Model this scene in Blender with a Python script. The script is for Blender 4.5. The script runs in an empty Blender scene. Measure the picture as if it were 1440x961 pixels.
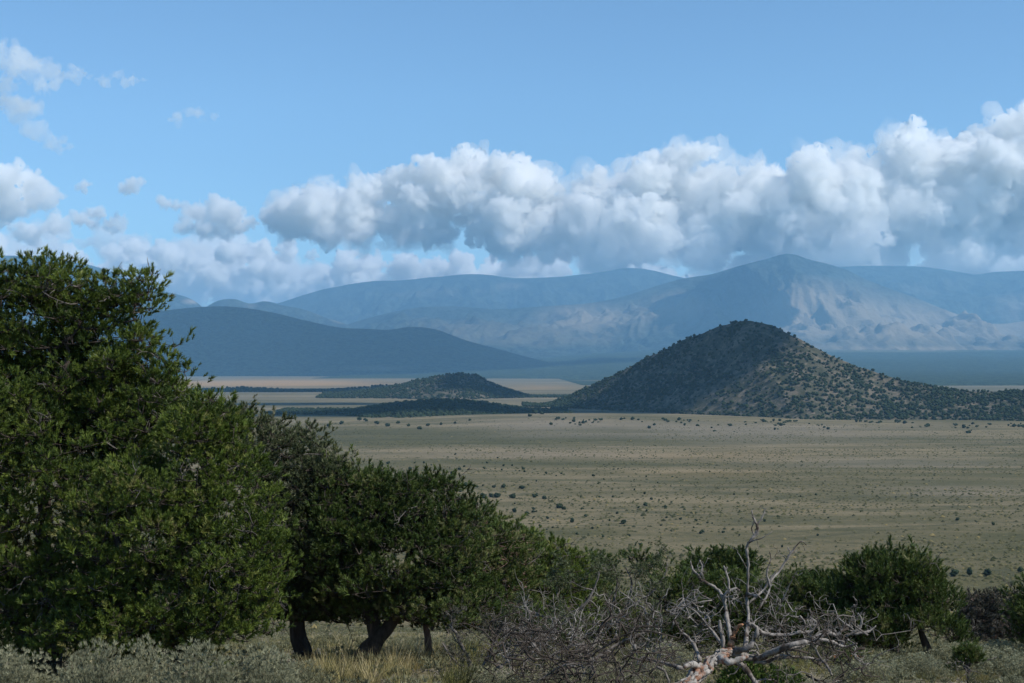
import bpy, math, random
import numpy as np
from mathutils import Vector, noise as mnoise

# ------------------------------------------------------------------ camera, sky, sun, exposure
S = bpy.context.scene
COL = S.collection
F = 1978.0                      # focal length in pixels of a 1440 px wide picture
HZ = 515.0                      # horizon row
PITCH = math.atan((HZ - 480.5) / F)
cam_d = bpy.data.cameras.new('camera')
cam_d.sensor_width = 36.0
cam_d.lens = 36.0 * F / 1440.0
cam_d.clip_start = 0.1
cam_d.clip_end = 120000.0
cam = bpy.data.objects.new('camera', cam_d)
cam.location = (0, 0, 0)
cam.rotation_euler = (math.radians(90) + PITCH, 0, 0)
COL.objects.link(cam)
S.camera = cam

SUN_AZ, SUN_EL = math.radians(116), math.radians(46)   # azimuth clockwise from the view axis (+Y)
SUNV = np.array([math.sin(SUN_AZ) * math.cos(SUN_EL), math.cos(SUN_AZ) * math.cos(SUN_EL), math.sin(SUN_EL)])
W = bpy.data.worlds.new('World'); S.world = W; W.use_nodes = True
wn = W.node_tree; wn.nodes.clear()
sky = wn.nodes.new('ShaderNodeTexSky'); sky.sky_type = 'NISHITA'; sky.sun_disc = False
sky.sun_elevation = SUN_EL; sky.sun_rotation = SUN_AZ
sky.altitude = 2300; sky.air_density = 1.0; sky.dust_density = 0.25; sky.ozone_density = 1.8
bg = wn.nodes.new('ShaderNodeBackground'); bg.inputs['Strength'].default_value = 0.15
wo = wn.nodes.new('ShaderNodeOutputWorld')
wm = wn.nodes.new('ShaderNodeMix'); wm.data_type = 'RGBA'; wm.blend_type = 'MULTIPLY'; wm.inputs[0].default_value = 1.0
wm.inputs[7].default_value = (0.80, 0.98, 1.03, 1)
wn.links.new(sky.outputs[0], wm.inputs[6]); wn.links.new(wm.outputs[2], bg.inputs[0]); wn.links.new(bg.outputs[0], wo.inputs[0])
sl = bpy.data.lights.new('sun', 'SUN'); sl.energy = 5.0; sl.angle = math.radians(0.5); sl.color = (1.0, 0.96, 0.90)
so = bpy.data.objects.new('sun', sl); COL.objects.link(so)
so.rotation_euler = Vector(SUNV.tolist()).to_track_quat('Z', 'Y').to_euler()
so.location = (0, -50, 100)
S.view_settings.view_transform = 'Standard'; S.view_settings.look = 'None'
S.view_settings.gamma = 1.0; S.view_settings.exposure = 0.08; S.view_settings.use_curve_mapping = False
S.cycles.use_denoising = True
S.cycles.max_bounces = 24; S.cycles.diffuse_bounces = 3; S.cycles.glossy_bounces = 2
S.cycles.transmission_bounces = 3; S.cycles.volume_bounces = 20; S.cycles.transparent_max_bounces = 12
S.cycles.use_fast_gi = False

def at(px, py, Y):
    """world point at distance Y (along +Y) seen at photo pixel px, py"""
    u = (px - 720.0) / F; v = (480.5 - py) / F
    y = math.cos(PITCH) - math.sin(PITCH) * v
    z = math.sin(PITCH) + math.cos(PITCH) * v
    k = Y / y
    return np.array([u * k, Y, z * k])

# ------------------------------------------------------------------ helpers
def lerp_pts(x, pts):
    p = np.array(pts, float)
    return np.interp(x, p[:, 0], p[:, 1])

def smooth_pts(x, pts):
    """interpolation with eased corners"""
    p = np.array(pts, float)
    xs = p[:, 0]; ys = p[:, 1]
    m = np.gradient(ys, xs)
    x = np.clip(x, xs[0], xs[-1])
    i = np.clip(np.searchsorted(xs, x) - 1, 0, len(xs) - 2)
    h = xs[i + 1] - xs[i]; t = (x - xs[i]) / h
    return ((2*t**3-3*t**2+1)*ys[i] + (t**3-2*t**2+t)*h*m[i] + (-2*t**3+3*t**2)*ys[i+1] + (t**3-t**2)*h*m[i+1])

def _h(ix, iy, iz, seed):
    n = (ix * 374761393 + iy * 668265263 + iz * 2147483647 + seed * 1274126177) & 0xffffffff
    n = ((n ^ (n >> 13)) * 1274126177) & 0xffffffff
    n = ((n ^ (n >> 16)) * 2246822519) & 0xffffffff
    return ((n ^ (n >> 15)) & 0xffffff) / float(0xffffff)

def vnoise(x, y, z=None, seed=0):
    x = np.asarray(x, float); y = np.asarray(y, float)
    z = np.zeros_like(x) if z is None else np.asarray(z, float)
    fx, fy, fz = np.floor(x), np.floor(y), np.floor(z)
    ix, iy, iz = fx.astype(np.int64), fy.astype(np.int64), fz.astype(np.int64)
    tx, ty, tz = x - fx, y - fy, z - fz
    tx = tx*tx*tx*(tx*(tx*6-15)+10); ty = ty*ty*ty*(ty*(ty*6-15)+10); tz = tz*tz*tz*(tz*(tz*6-15)+10)
    def L(a, b, t): return a + (b - a) * t
    r = []
    for dz in (0, 1):
        a = L(_h(ix, iy, iz+dz, seed), _h(ix+1, iy, iz+dz, seed), tx)
        b = L(_h(ix, iy+1, iz+dz, seed), _h(ix+1, iy+1, iz+dz, seed), tx)
        r.append(L(a, b, ty))
    return L(r[0], r[1], tz) * 2 - 1

def fbm(x, y, z=None, octaves=5, seed=0, gain=0.5):
    s = 0; a = 1.0; t = 0
    x = np.asarray(x, float); y = np.asarray(y, float)
    for o in range(octaves):
        s = s + a * vnoise(x * 2**o + 17.3*o, y * 2**o - 9.1*o, None if z is None else np.asarray(z) * 2**o, seed + o)
        t += a; a *= gain
    return s / t

def ridged(x, y, octaves=5, seed=0):
    s = 0; a = 1.0; t = 0
    for o in range(octaves):
        s = s + a * (1 - np.abs(vnoise(x * 2**o + 5.3*o, y * 2**o + 3.7*o, None, seed + o)) * 2)
        t += a; a *= 0.5
    return s / t

def mesh_np(name, V, faces_idx, nper, mat, smooth=False, attrs=None):
    """mesh from arrays: V (n,3); faces_idx flat loop vertex indices; nper = verts per face (int or array)"""
    V = np.ascontiguousarray(V, dtype=np.float32); L = np.ascontiguousarray(faces_idx, dtype=np.int32).ravel()
    if np.isscalar(nper):
        nf = len(L) // nper; tot = np.full(nf, nper, np.int32)
    else:
        tot = np.asarray(nper, np.int32); nf = len(tot)
    st = np.zeros(nf, np.int32); st[1:] = np.cumsum(tot)[:-1]
    m = bpy.data.meshes.new(name)
    m.vertices.add(len(V)); m.vertices.foreach_set('co', V.ravel())
    m.loops.add(len(L)); m.loops.foreach_set('vertex_index', L)
    m.polygons.add(nf); m.polygons.foreach_set('loop_start', st); m.polygons.foreach_set('loop_total', tot)
    if smooth: m.polygons.foreach_set('use_smooth', np.ones(nf, bool))
    m.update(calc_edges=True)
    for k, a in (attrs or {}).items():
        at_ = m.attributes.new(k, 'FLOAT', 'POINT'); at_.data.foreach_set('value', np.ascontiguousarray(a, dtype=np.float32))
    if mat: m.materials.append(mat)
    return m

def link(name, mesh, parent=None, loc=None, **props):
    o = bpy.data.objects.new(name, mesh); COL.objects.link(o)
    if loc is not None: o.location = [float(c) for c in loc]
    if parent: o.parent = parent
    for k, v in props.items(): o[k] = v
    return o

def grid_mesh(name, X, Y, Z, mat, attrs=None, smooth=True):
    ny, nx = X.shape
    V = np.stack([X, Y, Z], -1).reshape(-1, 3)
    i = (np.arange(ny-1)[:, None] * nx + np.arange(nx-1)[None, :]).ravel()
    Fc = np.stack([i, i+1, i+nx+1, i+nx], -1)
    return mesh_np(name, V, Fc, 4, mat, smooth, {k: a.ravel() for k, a in (attrs or {}).items()})

class Nodes:
    def __init__(s, name):
        s.m = bpy.data.materials.new(name); s.m.use_nodes = True; s.t = s.m.node_tree; s.t.nodes.clear()
        s.out = s.t.nodes.new('ShaderNodeOutputMaterial')
    def n(s, typ, **kw):
        nd = s.t.nodes.new(typ)
        for k, v in kw.items():
            if k in nd.inputs.keys(): 
                if hasattr(v, 'links') or isinstance(v, bpy.types.NodeSocket): s.t.links.new(v, nd.inputs[k])
                else: nd.inputs[k].default_value = v
            else: setattr(nd, k, v)
        return nd
    def link(s, a, b): s.t.links.new(a, b)
    def noise(s, vec, scale, detail=4, rough=0.55, dist=0.0):
        nd = s.n('ShaderNodeTexNoise', Scale=scale, Detail=detail, Roughness=rough, Distortion=dist); s.link(vec, nd.inputs['Vector']); return nd.outputs['Fac']
    def ramp(s, fac, stops, interp='LINEAR'):
        r = s.n('ShaderNodeValToRGB'); s.link(fac, r.inputs[0]); e = r.color_ramp; e.interpolation = interp
        while len(e.elements) < len(stops): e.elements.new(0.5)
        for el, (p, c) in zip(e.elements, stops): el.position = p; el.color = (*c, 1) if len(c) == 3 else c
        return r.outputs[0]
    def mix(s, fac, a, b):
        nd = s.t.nodes.new('ShaderNodeMix'); nd.data_type = 'RGBA'
        for key, v in ((0, fac), (6, a), (7, b)):
            if isinstance(v, bpy.types.NodeSocket): s.link(v, nd.inputs[key])
            else: nd.inputs[key].default_value = v if not isinstance(v, tuple) else ((*v, 1) if len(v) == 3 else v)
        return nd.outputs[2]
    def math(s, op, a, b=0.0, clamp=False):
        nd = s.t.nodes.new('ShaderNodeMath'); nd.operation = op; nd.use_clamp = clamp
        for i, v in enumerate((a, b)):
            if isinstance(v, bpy.types.NodeSocket): s.link(v, nd.inputs[i])
            else: nd.inputs[i].default_value = v
        return nd.outputs[0]
    def pos(s): return s.n('ShaderNodeNewGeometry').outputs['Position']
    def mapped(s, scale):
        mp = s.n('ShaderNodeMapping'); s.link(s.pos(), mp.inputs['Vector']); mp.inputs['Scale'].default_value = scale; return mp.outputs[0]
    def attr(s, name): return s.n('ShaderNodeAttribute', attribute_name=name).outputs['Fac']
    def bump(s, h, strength, dist):
        b = s.n('ShaderNodeBump', Strength=strength, Distance=dist); s.link(h, b.inputs['Height']); return b.outputs[0]
    def principled(s, color, rough=0.9, normal=None, spec=0.2):
        p = s.n('ShaderNodeBsdfPrincipled'); p.inputs['Roughness'].default_value = rough; p.inputs['Specular IOR Level'].default_value = spec
        if isinstance(color, bpy.types.NodeSocket): s.link(color, p.inputs['Base Color'])
        else: p.inputs['Base Color'].default_value = (*color, 1)
        if normal is not None: s.link(normal, p.inputs['Normal'])
        s.link(p.outputs[0], s.out.inputs[0]); return p

# ------------------------------------------------------------------ materials of the setting
def mat_ground():
    k = Nodes('sage plain soil')
    P = k.pos()
    big = k.noise(k.mapped((0.0012, 0.0045, 0)), 1.0, 6, 0.6, 0.6)       # broad bands of grass and sage
    mid = k.noise(k.mapped((0.008, 0.03, 0)), 1.0, 5, 0.62, 0.4)
    fine = k.noise(P, 0.35, 6, 0.7)
    tiny = k.noise(P, 2.2, 4, 0.65)
    f1 = k.math('ADD', k.math('MULTIPLY', big, 0.62), k.math('MULTIPLY', mid, 0.38))
    base = k.ramp(f1, [(0.36, (0.058, 0.056, 0.020)), (0.44, (0.092, 0.083, 0.033)), (0.50, (0.135, 0.112, 0.055)), (0.56, (0.215, 0.17, 0.095)), (0.64, (0.31, 0.24, 0.135))])
    spk = k.ramp(fine, [(0.36, (0.040, 0.048, 0.026)), (0.50, (0.5, 0.5, 0.5)), (0.66, (0.26, 0.235, 0.16))])
    m1 = k.ramp(fine, [(0.34, (1, 1, 1)), (0.47, (0, 0, 0))])
    c = k.mix(k.math('MULTIPLY', m1, 0.75), base, (0.042, 0.050, 0.028))
    m2 = k.ramp(fine, [(0.56, (0, 0, 0)), (0.70, (1, 1, 1))])
    c = k.mix(k.math('MULTIPLY', m2, 0.5), c, (0.25, 0.22, 0.14))
    wl = k.noise(k.mapped((0.0035, 0.011, 0)), 1.0, 4, .55, 1.4)               # dry washes: thin wandering darker lines
    wash = k.ramp(k.math('ABSOLUTE', k.math('SUBTRACT', wl, 0.5)), [(0.004, (1, 1, 1)), (0.016, (0, 0, 0))])
    c = k.mix(k.math('MULTIPLY', wash, 0.55), c, (0.055, 0.058, 0.026))
    gold = k.attr('gold')
    c = k.mix(gold, c, (0.40, 0.24, 0.10))
    pale = k.attr('pale')
    c = k.mix(pale, c, (0.26, 0.215, 0.165))
    c2 = k.mix(k.math('MULTIPLY', k.ramp(tiny, [(0.4, (1, 1, 1)), (0.6, (0, 0, 0))]), 0.4), c, (0.06, 0.06, 0.035))
    near = k.attr('near')
    dry = k.ramp(k.noise(P, 1.3, 5, 0.6), [(0.35, (0.10, 0.10, 0.055)), (0.5, (0.20, 0.17, 0.11)), (0.65, (0.26, 0.23, 0.17))])
    c3 = k.mix(near, c2, dry)
    k.principled(c3, 0.95, k.bump(k.noise(P, 1.5, 5, 0.7), 0.7, 0.5), 0.1)
    return k.m

def mat_mountain(name, forest, bare, fscale, bscale=0.6, rockmix=0.25):  # bare: tan of open ground, also used to paint in sunlit slopes
    k = Nodes(name)
    P = k.pos()
    n1 = k.noise(P, fscale, 7, 0.65); n2 = k.noise(P, fscale * 7, 5, 0.65)
    n3 = k.noise(P, fscale * 26, 3, 0.6)
    f = k.mix(k.ramp(k.math('ADD', k.math('MULTIPLY', n2, .5), k.math('MULTIPLY', n3, .5)), [(.42, (0, 0, 0)), (.58, (1, 1, 1))]), tuple(c * 0.3 for c in forest), tuple(c * 2.1 for c in forest))
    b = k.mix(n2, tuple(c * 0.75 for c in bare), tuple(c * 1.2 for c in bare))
    br = k.attr('bare')  # open ground, plus sunlight put into the colour as paler tan
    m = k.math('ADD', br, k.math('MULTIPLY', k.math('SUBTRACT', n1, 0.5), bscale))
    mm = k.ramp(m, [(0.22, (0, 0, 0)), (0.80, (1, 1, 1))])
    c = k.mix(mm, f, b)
    k.principled(c, 0.95, k.bump(n2, 1.0, 30.0), 0.05)
    return k.m
# ------------------------------------------------------------------ terrain
PLAIN = -63.0
PROF = [(-3000, 60), (-300, 30), (-60, 6), (-10, -0.9), (0, -1.62), (4, -1.80), (9, -2.52), (12, -2.90), (14, -3.20), (17, -3.62), (25, -5.05), (35, -6.85), (50, -9.5), (64, -12.2),
        (80, -17.5), (110, -30), (160, -46), (220, -56), (300, -61.5), (380, -63.2), (700, -63.4), (1000, -63), (1500, -62.5), (2000, -63), (60000, -63)]
def ground_z(x, y, detail=True):
    x = np.asarray(x, float); y = np.asarray(y, float)
    z = lerp_pts(y, PROF) * 0.5 + 0.25 * (lerp_pts(y*1.04+0.5, PROF) + lerp_pts(y*0.96-0.5, PROF))
    slope = np.exp(-np.maximum(y, 0) / 60.0)
    z = z + 0.10 * fbm(x * 0.25, y * 0.25, None, 3, 5) * np.exp(-np.abs(y) / 60)
    z = z + 1.6 * fbm(x * 0.012, y * 0.012, None, 4, 8) * np.clip((y - 40) / 120, 0, 1) * np.exp(-np.maximum(y-300, 0) / 400)
    z = z + 1.2 * fbm(x * 0.002, y * 0.002, None, 3, 11) * np.clip((y - 400) / 500, 0, 1)
    # low swell where the near plain ends on the left
    z = z + 9.0 * np.exp(-((x - 75) / 200)**2 - ((y - 1560) / 190)**2)
    return z

def px_of(x, y, z):
    """photo pixel of world points (numpy)"""
    cy = y * math.cos(PITCH) + z * math.sin(PITCH)
    cz = -y * math.sin(PITCH) + z * math.cos(PITCH)
    return 720 + F * x / cy, 480.5 - F * cz / cy

nx, ny = 620, 760
tx = np.linspace(-1, 1, nx); X1 = 26000 * np.sinh(tx * 9.2) / np.sinh(9.2)
ty = np.linspace(0, 1, ny)
Yp = 3.0 * (np.exp(ty * 9.32) - 1) - 0.0
Yn = -np.geomspace(0.4, 400, 30)[::-1]
Y1 = np.concatenate([Yn, Yp]); 
GX, GY = np.meshgrid(X1, Y1)
GZ = ground_z(GX, GY)
gpx, gpy = px_of(GX, np.maximum(GY, 1), GZ)
def blob(cx, cy, rx, ry): return np.exp(-(((gpx - cx) / rx)**2 + ((gpy - cy) / ry)**2) * 1.2)
far = (GY > 350)
streak = np.clip(0.5 + 1.3 * fbm(GX * 0.004, GY * 0.012, None, 4, 31), 0, 1)
streak2 = np.clip(0.5 + 1.5 * fbm(GX * 0.0011, GY * 0.0035, None, 4, 33), 0, 1)
gold = (1.3 * blob(400, 539, 130, 5) + 0.9 * blob(250, 540, 80, 4) + 0.4 * blob(760, 545, 60, 4)) * far
gold += far * streak * (0.35 * blob(1120, 665, 200, 7) + 0.25 * blob(980, 640, 160, 8) + 0.12 * blob(700, 640, 150, 8))
pale = far * (0.95 * blob(1340, 692, 140, 9) * streak + 0.5 * blob(1250, 655, 200, 12) * streak + 0.5 * blob(1000, 612, 320, 16) * streak + 0.45 * blob(780, 598, 130, 14) + 0.4 * blob(980, 600, 260, 12) * streak
        + 0.22 * (GY > 2000) * np.clip(0.4 + 0.6*streak2, 0, 1) + 0.35 * blob(760, 640, 260, 10) * streak)
near = np.clip(1 - (GY - 30) / 60, 0, 1)
MG = mat_ground()
link('ground', grid_mesh('ground', GX, GY, GZ, MG, dict(gold=np.clip(gold, 0, 0.9), pale=np.clip(pale, 0, 0.95), near=near)), kind='structure')

# ------------------------------------------------------------------ mountains: height fields with traced crest lines
def mountain(name, pts, Y0, wf, wb, base, mat, seed, spur=0.32, spur_len=900., nx=420, nyf=110, bare=None, ext=(0.0, 0.0), p=1.0, rough=1.0, cloud=None):
    pts = np.array(pts, float)
    crest = np.array([at(a, b, Y0) for a, b in pts])
    xs = np.linspace(crest[0, 0] - ext[0], crest[-1, 0] + ext[1], nx)
    cz = smooth_pts(xs, np.stack([crest[:, 0], crest[:, 2]], 1))
    yy = np.concatenate([np.linspace(-1, 0, nyf), np.linspace(0, 1, nyf // 2)[1:]])
    X, T = np.meshgrid(xs, yy); C = np.broadcast_to(cz, X.shape)
    d = np.where(T < 0, -T * wf, T * wb)
    u = np.abs(T)
    wob = spur_len * 0.35 * fbm(X / spur_len * 0.5, d / spur_len * 0.5, None, 3, seed + 3)
    fall = np.clip(1 - u, 0, 1)**p
    H = np.maximum(C - base, 1.0)
    r = ridged((X + wob) / spur_len, d / (spur_len * 2.6), 5, seed)
    r2 = fbm(X / 260., d / 260., None, 5, seed + 9)
    mask = np.clip(u * 5.0, 0, 1) * np.clip((1 - u) * 2.0, 0, 1)
    Z = base + H * fall * (1 + mask * spur * (r - 0.55)) + H * 0.035 * rough * r2 * np.clip(u * 8, 0.12, 1) * np.clip((1-u)*3, 0, 1)
    g = 1 - np.abs(fbm((X + wob) / (spur_len * .32), d / (spur_len * .9), None, 4, seed + 15)) * 2
    Z = Z + H * spur * 0.22 * (g - .6) * mask 
    Z = np.where(u >= 0.999, base - 30, Z)
    Yw = Y0 + T * np.where(T < 0, wf, wb)
    px, py = px_of(X, Yw, Z)
    B = np.zeros_like(X)
    for (cx, cy, rx, ry, s) in (bare or []):  # patches of open ground and painted sunlight; negative strength paints shade
        B += s * np.exp(-(((px - cx) / rx)**2 + ((py - cy) / ry)**2))
    B = np.clip(B, -0.3, 1)
    return link(name, grid_mesh(name, X, Yw, Z, mat, dict(bare=B)), kind='structure')

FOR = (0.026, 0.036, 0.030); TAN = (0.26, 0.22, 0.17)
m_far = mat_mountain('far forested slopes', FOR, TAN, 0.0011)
m_front = mat_mountain('front range slopes', FOR, (0.22, 0.18, 0.125), 0.0014, 0.55)
m_near = mat_mountain('dark wooded slopes', (0.026, 0.040, 0.022), (0.22, 0.2, 0.13), 0.004, 0.35)
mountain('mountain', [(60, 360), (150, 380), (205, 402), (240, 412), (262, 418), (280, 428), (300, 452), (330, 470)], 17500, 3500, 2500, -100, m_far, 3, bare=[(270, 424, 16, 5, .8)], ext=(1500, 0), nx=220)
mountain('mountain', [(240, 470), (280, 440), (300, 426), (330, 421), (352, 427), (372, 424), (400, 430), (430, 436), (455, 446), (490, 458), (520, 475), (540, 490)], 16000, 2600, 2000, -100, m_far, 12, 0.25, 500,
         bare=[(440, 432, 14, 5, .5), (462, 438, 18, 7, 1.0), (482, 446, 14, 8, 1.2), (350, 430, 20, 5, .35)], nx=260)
mountain('mountain', [(300, 470), (350, 440), (380, 430), (400, 424), (440, 411), (480, 402), (520, 396), (570, 394), (620, 389), (680, 386), (720, 391), (760, 391), (810, 387), (850, 382), (885, 377), (920, 381), (960, 391), (1010, 400), (1060, 410)],
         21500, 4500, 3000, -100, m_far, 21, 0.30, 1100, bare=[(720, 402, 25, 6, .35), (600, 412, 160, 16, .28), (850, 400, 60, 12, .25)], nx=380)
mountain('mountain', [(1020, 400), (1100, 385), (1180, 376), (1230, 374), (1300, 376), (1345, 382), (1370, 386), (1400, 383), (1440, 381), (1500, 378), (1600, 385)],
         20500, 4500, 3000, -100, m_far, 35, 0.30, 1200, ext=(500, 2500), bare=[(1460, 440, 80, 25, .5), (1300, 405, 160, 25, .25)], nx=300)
mountain('mountain', [(430, 480), (480, 460), (500, 453), (540, 442), (580, 434), (640, 431), (700, 435), (760, 431), (800, 429), (850, 423), (900, 410), (940, 397), (965, 391), (1000, 386), (1040, 374), (1080, 364), (1107, 357),
                      (1140, 366), (1180, 376), (1230, 398), (1290, 420), (1340, 440), (1390, 455), (1440, 452), (1500, 440), (1600, 430)], 16500, 5200, 3000, -100, m_front, 47, 0.40, 900,
         ext=(0, 2500), nx=620, nyf=170, bare=[(1150, 445, 330, 38, .40), (830, 446, 75, 22, .6), (960, 430, 45, 22, .6), (1140, 425, 80, 40, .6), (1250, 460, 150, 32, .55), (1420, 455, 90, 28, .7), (640, 462, 130, 22, .36), (750, 480, 120, 14, .3), (1300, 491, 140, 4, .5), (1050, 488, 120, 4, .3),  # mostly the sunlit look of the front slopes, painted as tan
                                            (1025, 415, 40, 42, -.35)])  # cloud-shaded left side of the ridge, painted darker
# dark wooded hill on the left and the apron of foothills on the right
mountain('hill', [(60, 470), (130, 455), (200, 442), (240, 436), (280, 432), (330, 432), (380, 439), (430, 451), (480, 461), (520, 463), (545, 464), (575, 460), (610, 463), (650, 477), (700, 491), (760, 507), (800, 517), (830, 523), (860, 530)],
         10200, 1500, 1500, -63, m_near, 61, 0.16, 520, ext=(600, 100), nx=420, bare=[(530, 518, 60, 6, .55), (450, 520, 30, 5, .2), (455, 478, 5, 3, .4), (330, 500, 60, 25, .22), (560, 490, 70, 14, .22)], p=0.85)
mountain('hill', [(560, 522), (650, 516), (720, 508), (800, 500), (900, 494), (1000, 492), (1100, 491), (1200, 492), (1300, 492), (1440, 493), (1600, 494)], 12500, 5500, 900, -63, m_near, 77, 0.12, 900, ext=(0, 3000), nx=380,
         bare=[(1250, 494, 200, 2.5, .5)], p=0.75, rough=0.5)

mountain('hill', [(780, 536), (850, 529), (920, 523), (1000, 520), (1100, 519), (1250, 520), (1440, 521), (1650, 522)], 7600, 3100, 900, -63, m_near, 83, 0.10, 500, ext=(0, 1500), nx=300, p=0.8, rough=0.5)
# ------------------------------------------------------------------ buttes and low rises of the plain
def mat_butte():
    k = Nodes('rocky hillside')
    P = k.pos()
    n = k.noise(P, 0.05, 6, 0.65); f = k.noise(P, 0.4, 5, 0.7); g = k.noise(P, 0.16, 3, 0.5)
    c = k.ramp(n, [(0.35, (0.035, 0.040, 0.022)), (0.5, (0.065, 0.062, 0.038)), (0.60, (0.14, 0.115, 0.082))])
    c = k.mix(k.math('MULTIPLY', k.ramp(f, [(0.38, (1, 1, 1)), (0.56, (0, 0, 0))]), 0.6), c, (0.05, 0.05, 0.032))
    c = k.mix(k.math('MULTIPLY', k.ramp(g, [(0.58, (0, 0, 0)), (0.68, (1, 1, 1))]), 0.5), c, (0.24, 0.19, 0.15))
    k.principled(c, 0.95, k.bump(f, 0.8, 1.2), 0.1)
    return k.m
MB_ = mat_butte()
BUTTE = {}
def butte(name, pts, yfun, wf, wb, base, seed, nx=260, nyf=90, p=0.95, rough=1.0):
    pts = np.array(pts, float)
    C = np.array([at(a, b, yfun(a)) for a, b in pts])
    xs = np.linspace(C[0, 0], C[-1, 0], nx)
    cz = smooth_pts(xs, np.stack([C[:, 0], C[:, 2]], 1)); cy = np.interp(xs, C[:, 0], C[:, 1])
    yy = np.concatenate([np.linspace(-1, 0, nyf), np.linspace(0, 1, nyf // 2)[1:]])
    X, T = np.meshgrid(xs, yy)
    H = np.maximum(cz - base, 0.5)[None, :]
    hm = float(H.max())
    sc = 0.35 + 0.65 * np.clip(H / hm, 0, 1)
    Yw = cy[None, :] + T * np.where(T < 0, wf, wb) * sc
    u = np.abs(T)
    fall = (1 - u)**p * (1 - 0.25 * np.exp(-((u-0.0)/0.06)**2) * 0)
    Z = base + H * fall * (1 + 0.16 * np.clip(u * 5, 0, 1) * (ridged(X / 70., T * 0.8, 3, seed) - 0.5)) + H * 0.03 * rough * fbm(X / 25., Yw / 25., None, 4, seed + 2)
    Z = np.where(u > 0.98, base - 4, Z)
    o = link(name, grid_mesh(name, X, Yw, Z, MB_), kind='structure')
    return dict(X=X, Y=Yw, Z=Z, obj=o)
ybig = lambda p: float(np.interp(p, [700, 770, 1055, 1440, 1600], [2350, 2280, 1960, 1740, 1680]))
B_big = butte('hill', [(735, 577), (770, 569), (800, 557), (850, 534), (900, 509), (950, 484), (990, 467), (1020, 457), (1055, 452), (1080, 457), (1110, 470), (1150, 490), (1200, 513), (1250, 530), (1300, 542), (1340, 549), (1380, 551), (1440, 550), (1520, 552), (1620, 560)],
              ybig, 345, 340, -63.5, 5, nx=420, nyf=150, p=1.18)
B_dome = butte('hill', [(455, 554), (500, 552), (545, 546), (580, 537), (605, 531), (630, 527), (650, 525.5), (668, 528), (700, 543), (740, 556), (780, 565), (810, 570)],
               lambda p: 2900., 260, 260, -63.5, 15, nx=180, nyf=50)
B_rise = butte('hill', [(400, 590), (440, 586), (500, 578), (550, 570), (600, 565), (650, 565), (700, 571), (740, 577), (800, 585)],
               lambda p: 1980., 430, 200, -64.0, 25, nx=160, nyf=60)
B_spit = butte('hill', [(240, 552), (290, 549), (340, 547), (400, 550), (450, 551), (500, 547), (560, 543), (620, 545)], lambda p: 3500., 130, 160, -63.5, 28, nx=140, nyf=24)

# ------------------------------------------------------------------ air
def haze():
    k = Nodes('air haze')
    v = k.n('ShaderNodeVolumePrincipled')
    v.inputs['Color'].default_value = (0.34, 0.68, 1.0, 1); v.inputs['Density'].default_value = 5.3e-5; v.inputs['Anisotropy'].default_value = 0.0
    k.link(v.outputs[0], k.out.inputs['Volume'])
    x0, x1, y0, y1, z0, z1 = -27000, 27000, -3500, 34500, -150, 1500
    V = np.array([(x, y, z) for x in (x0, x1) for y in (y0, y1) for z in (z0, z1)], float)
    Fq = np.array([(0, 1, 3, 2), (4, 6, 7, 5), (0, 4, 5, 1), (2, 3, 7, 6), (0, 2, 6, 4), (1, 5, 7, 3)])
    link('haze', mesh_np('haze', V, Fq, 4, k.m), kind='stuff')
haze()

# ------------------------------------------------------------------ clouds: billowing bodies of fine droplets, far beyond the mountains
def cloud_mat(name, dens, col=(1, 0.996, 0.984), an=0.0):
    k = Nodes(name)
    v = k.n('ShaderNodeVolumePrincipled')
    v.inputs['Color'].default_value = (*col, 1); v.inputs['Density'].default_value = dens; v.inputs['Anisotropy'].default_value = an
    k.link(v.outputs[0], k.out.inputs['Volume'])
    return k.m

def ico(sub=2):
    import bmesh
    bm = bmesh.new(); bmesh.ops.create_icosphere(bm, subdivisions=sub, radius=1.0)
    V = np.array([v.co[:] for v in bm.verts]); Fc = np.array([[v.index for v in f.verts] for f in bm.faces]); bm.free()
    return V, Fc
ICO1, ICO2, ICO3 = ico(1), ico(2), ico(3)

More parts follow.
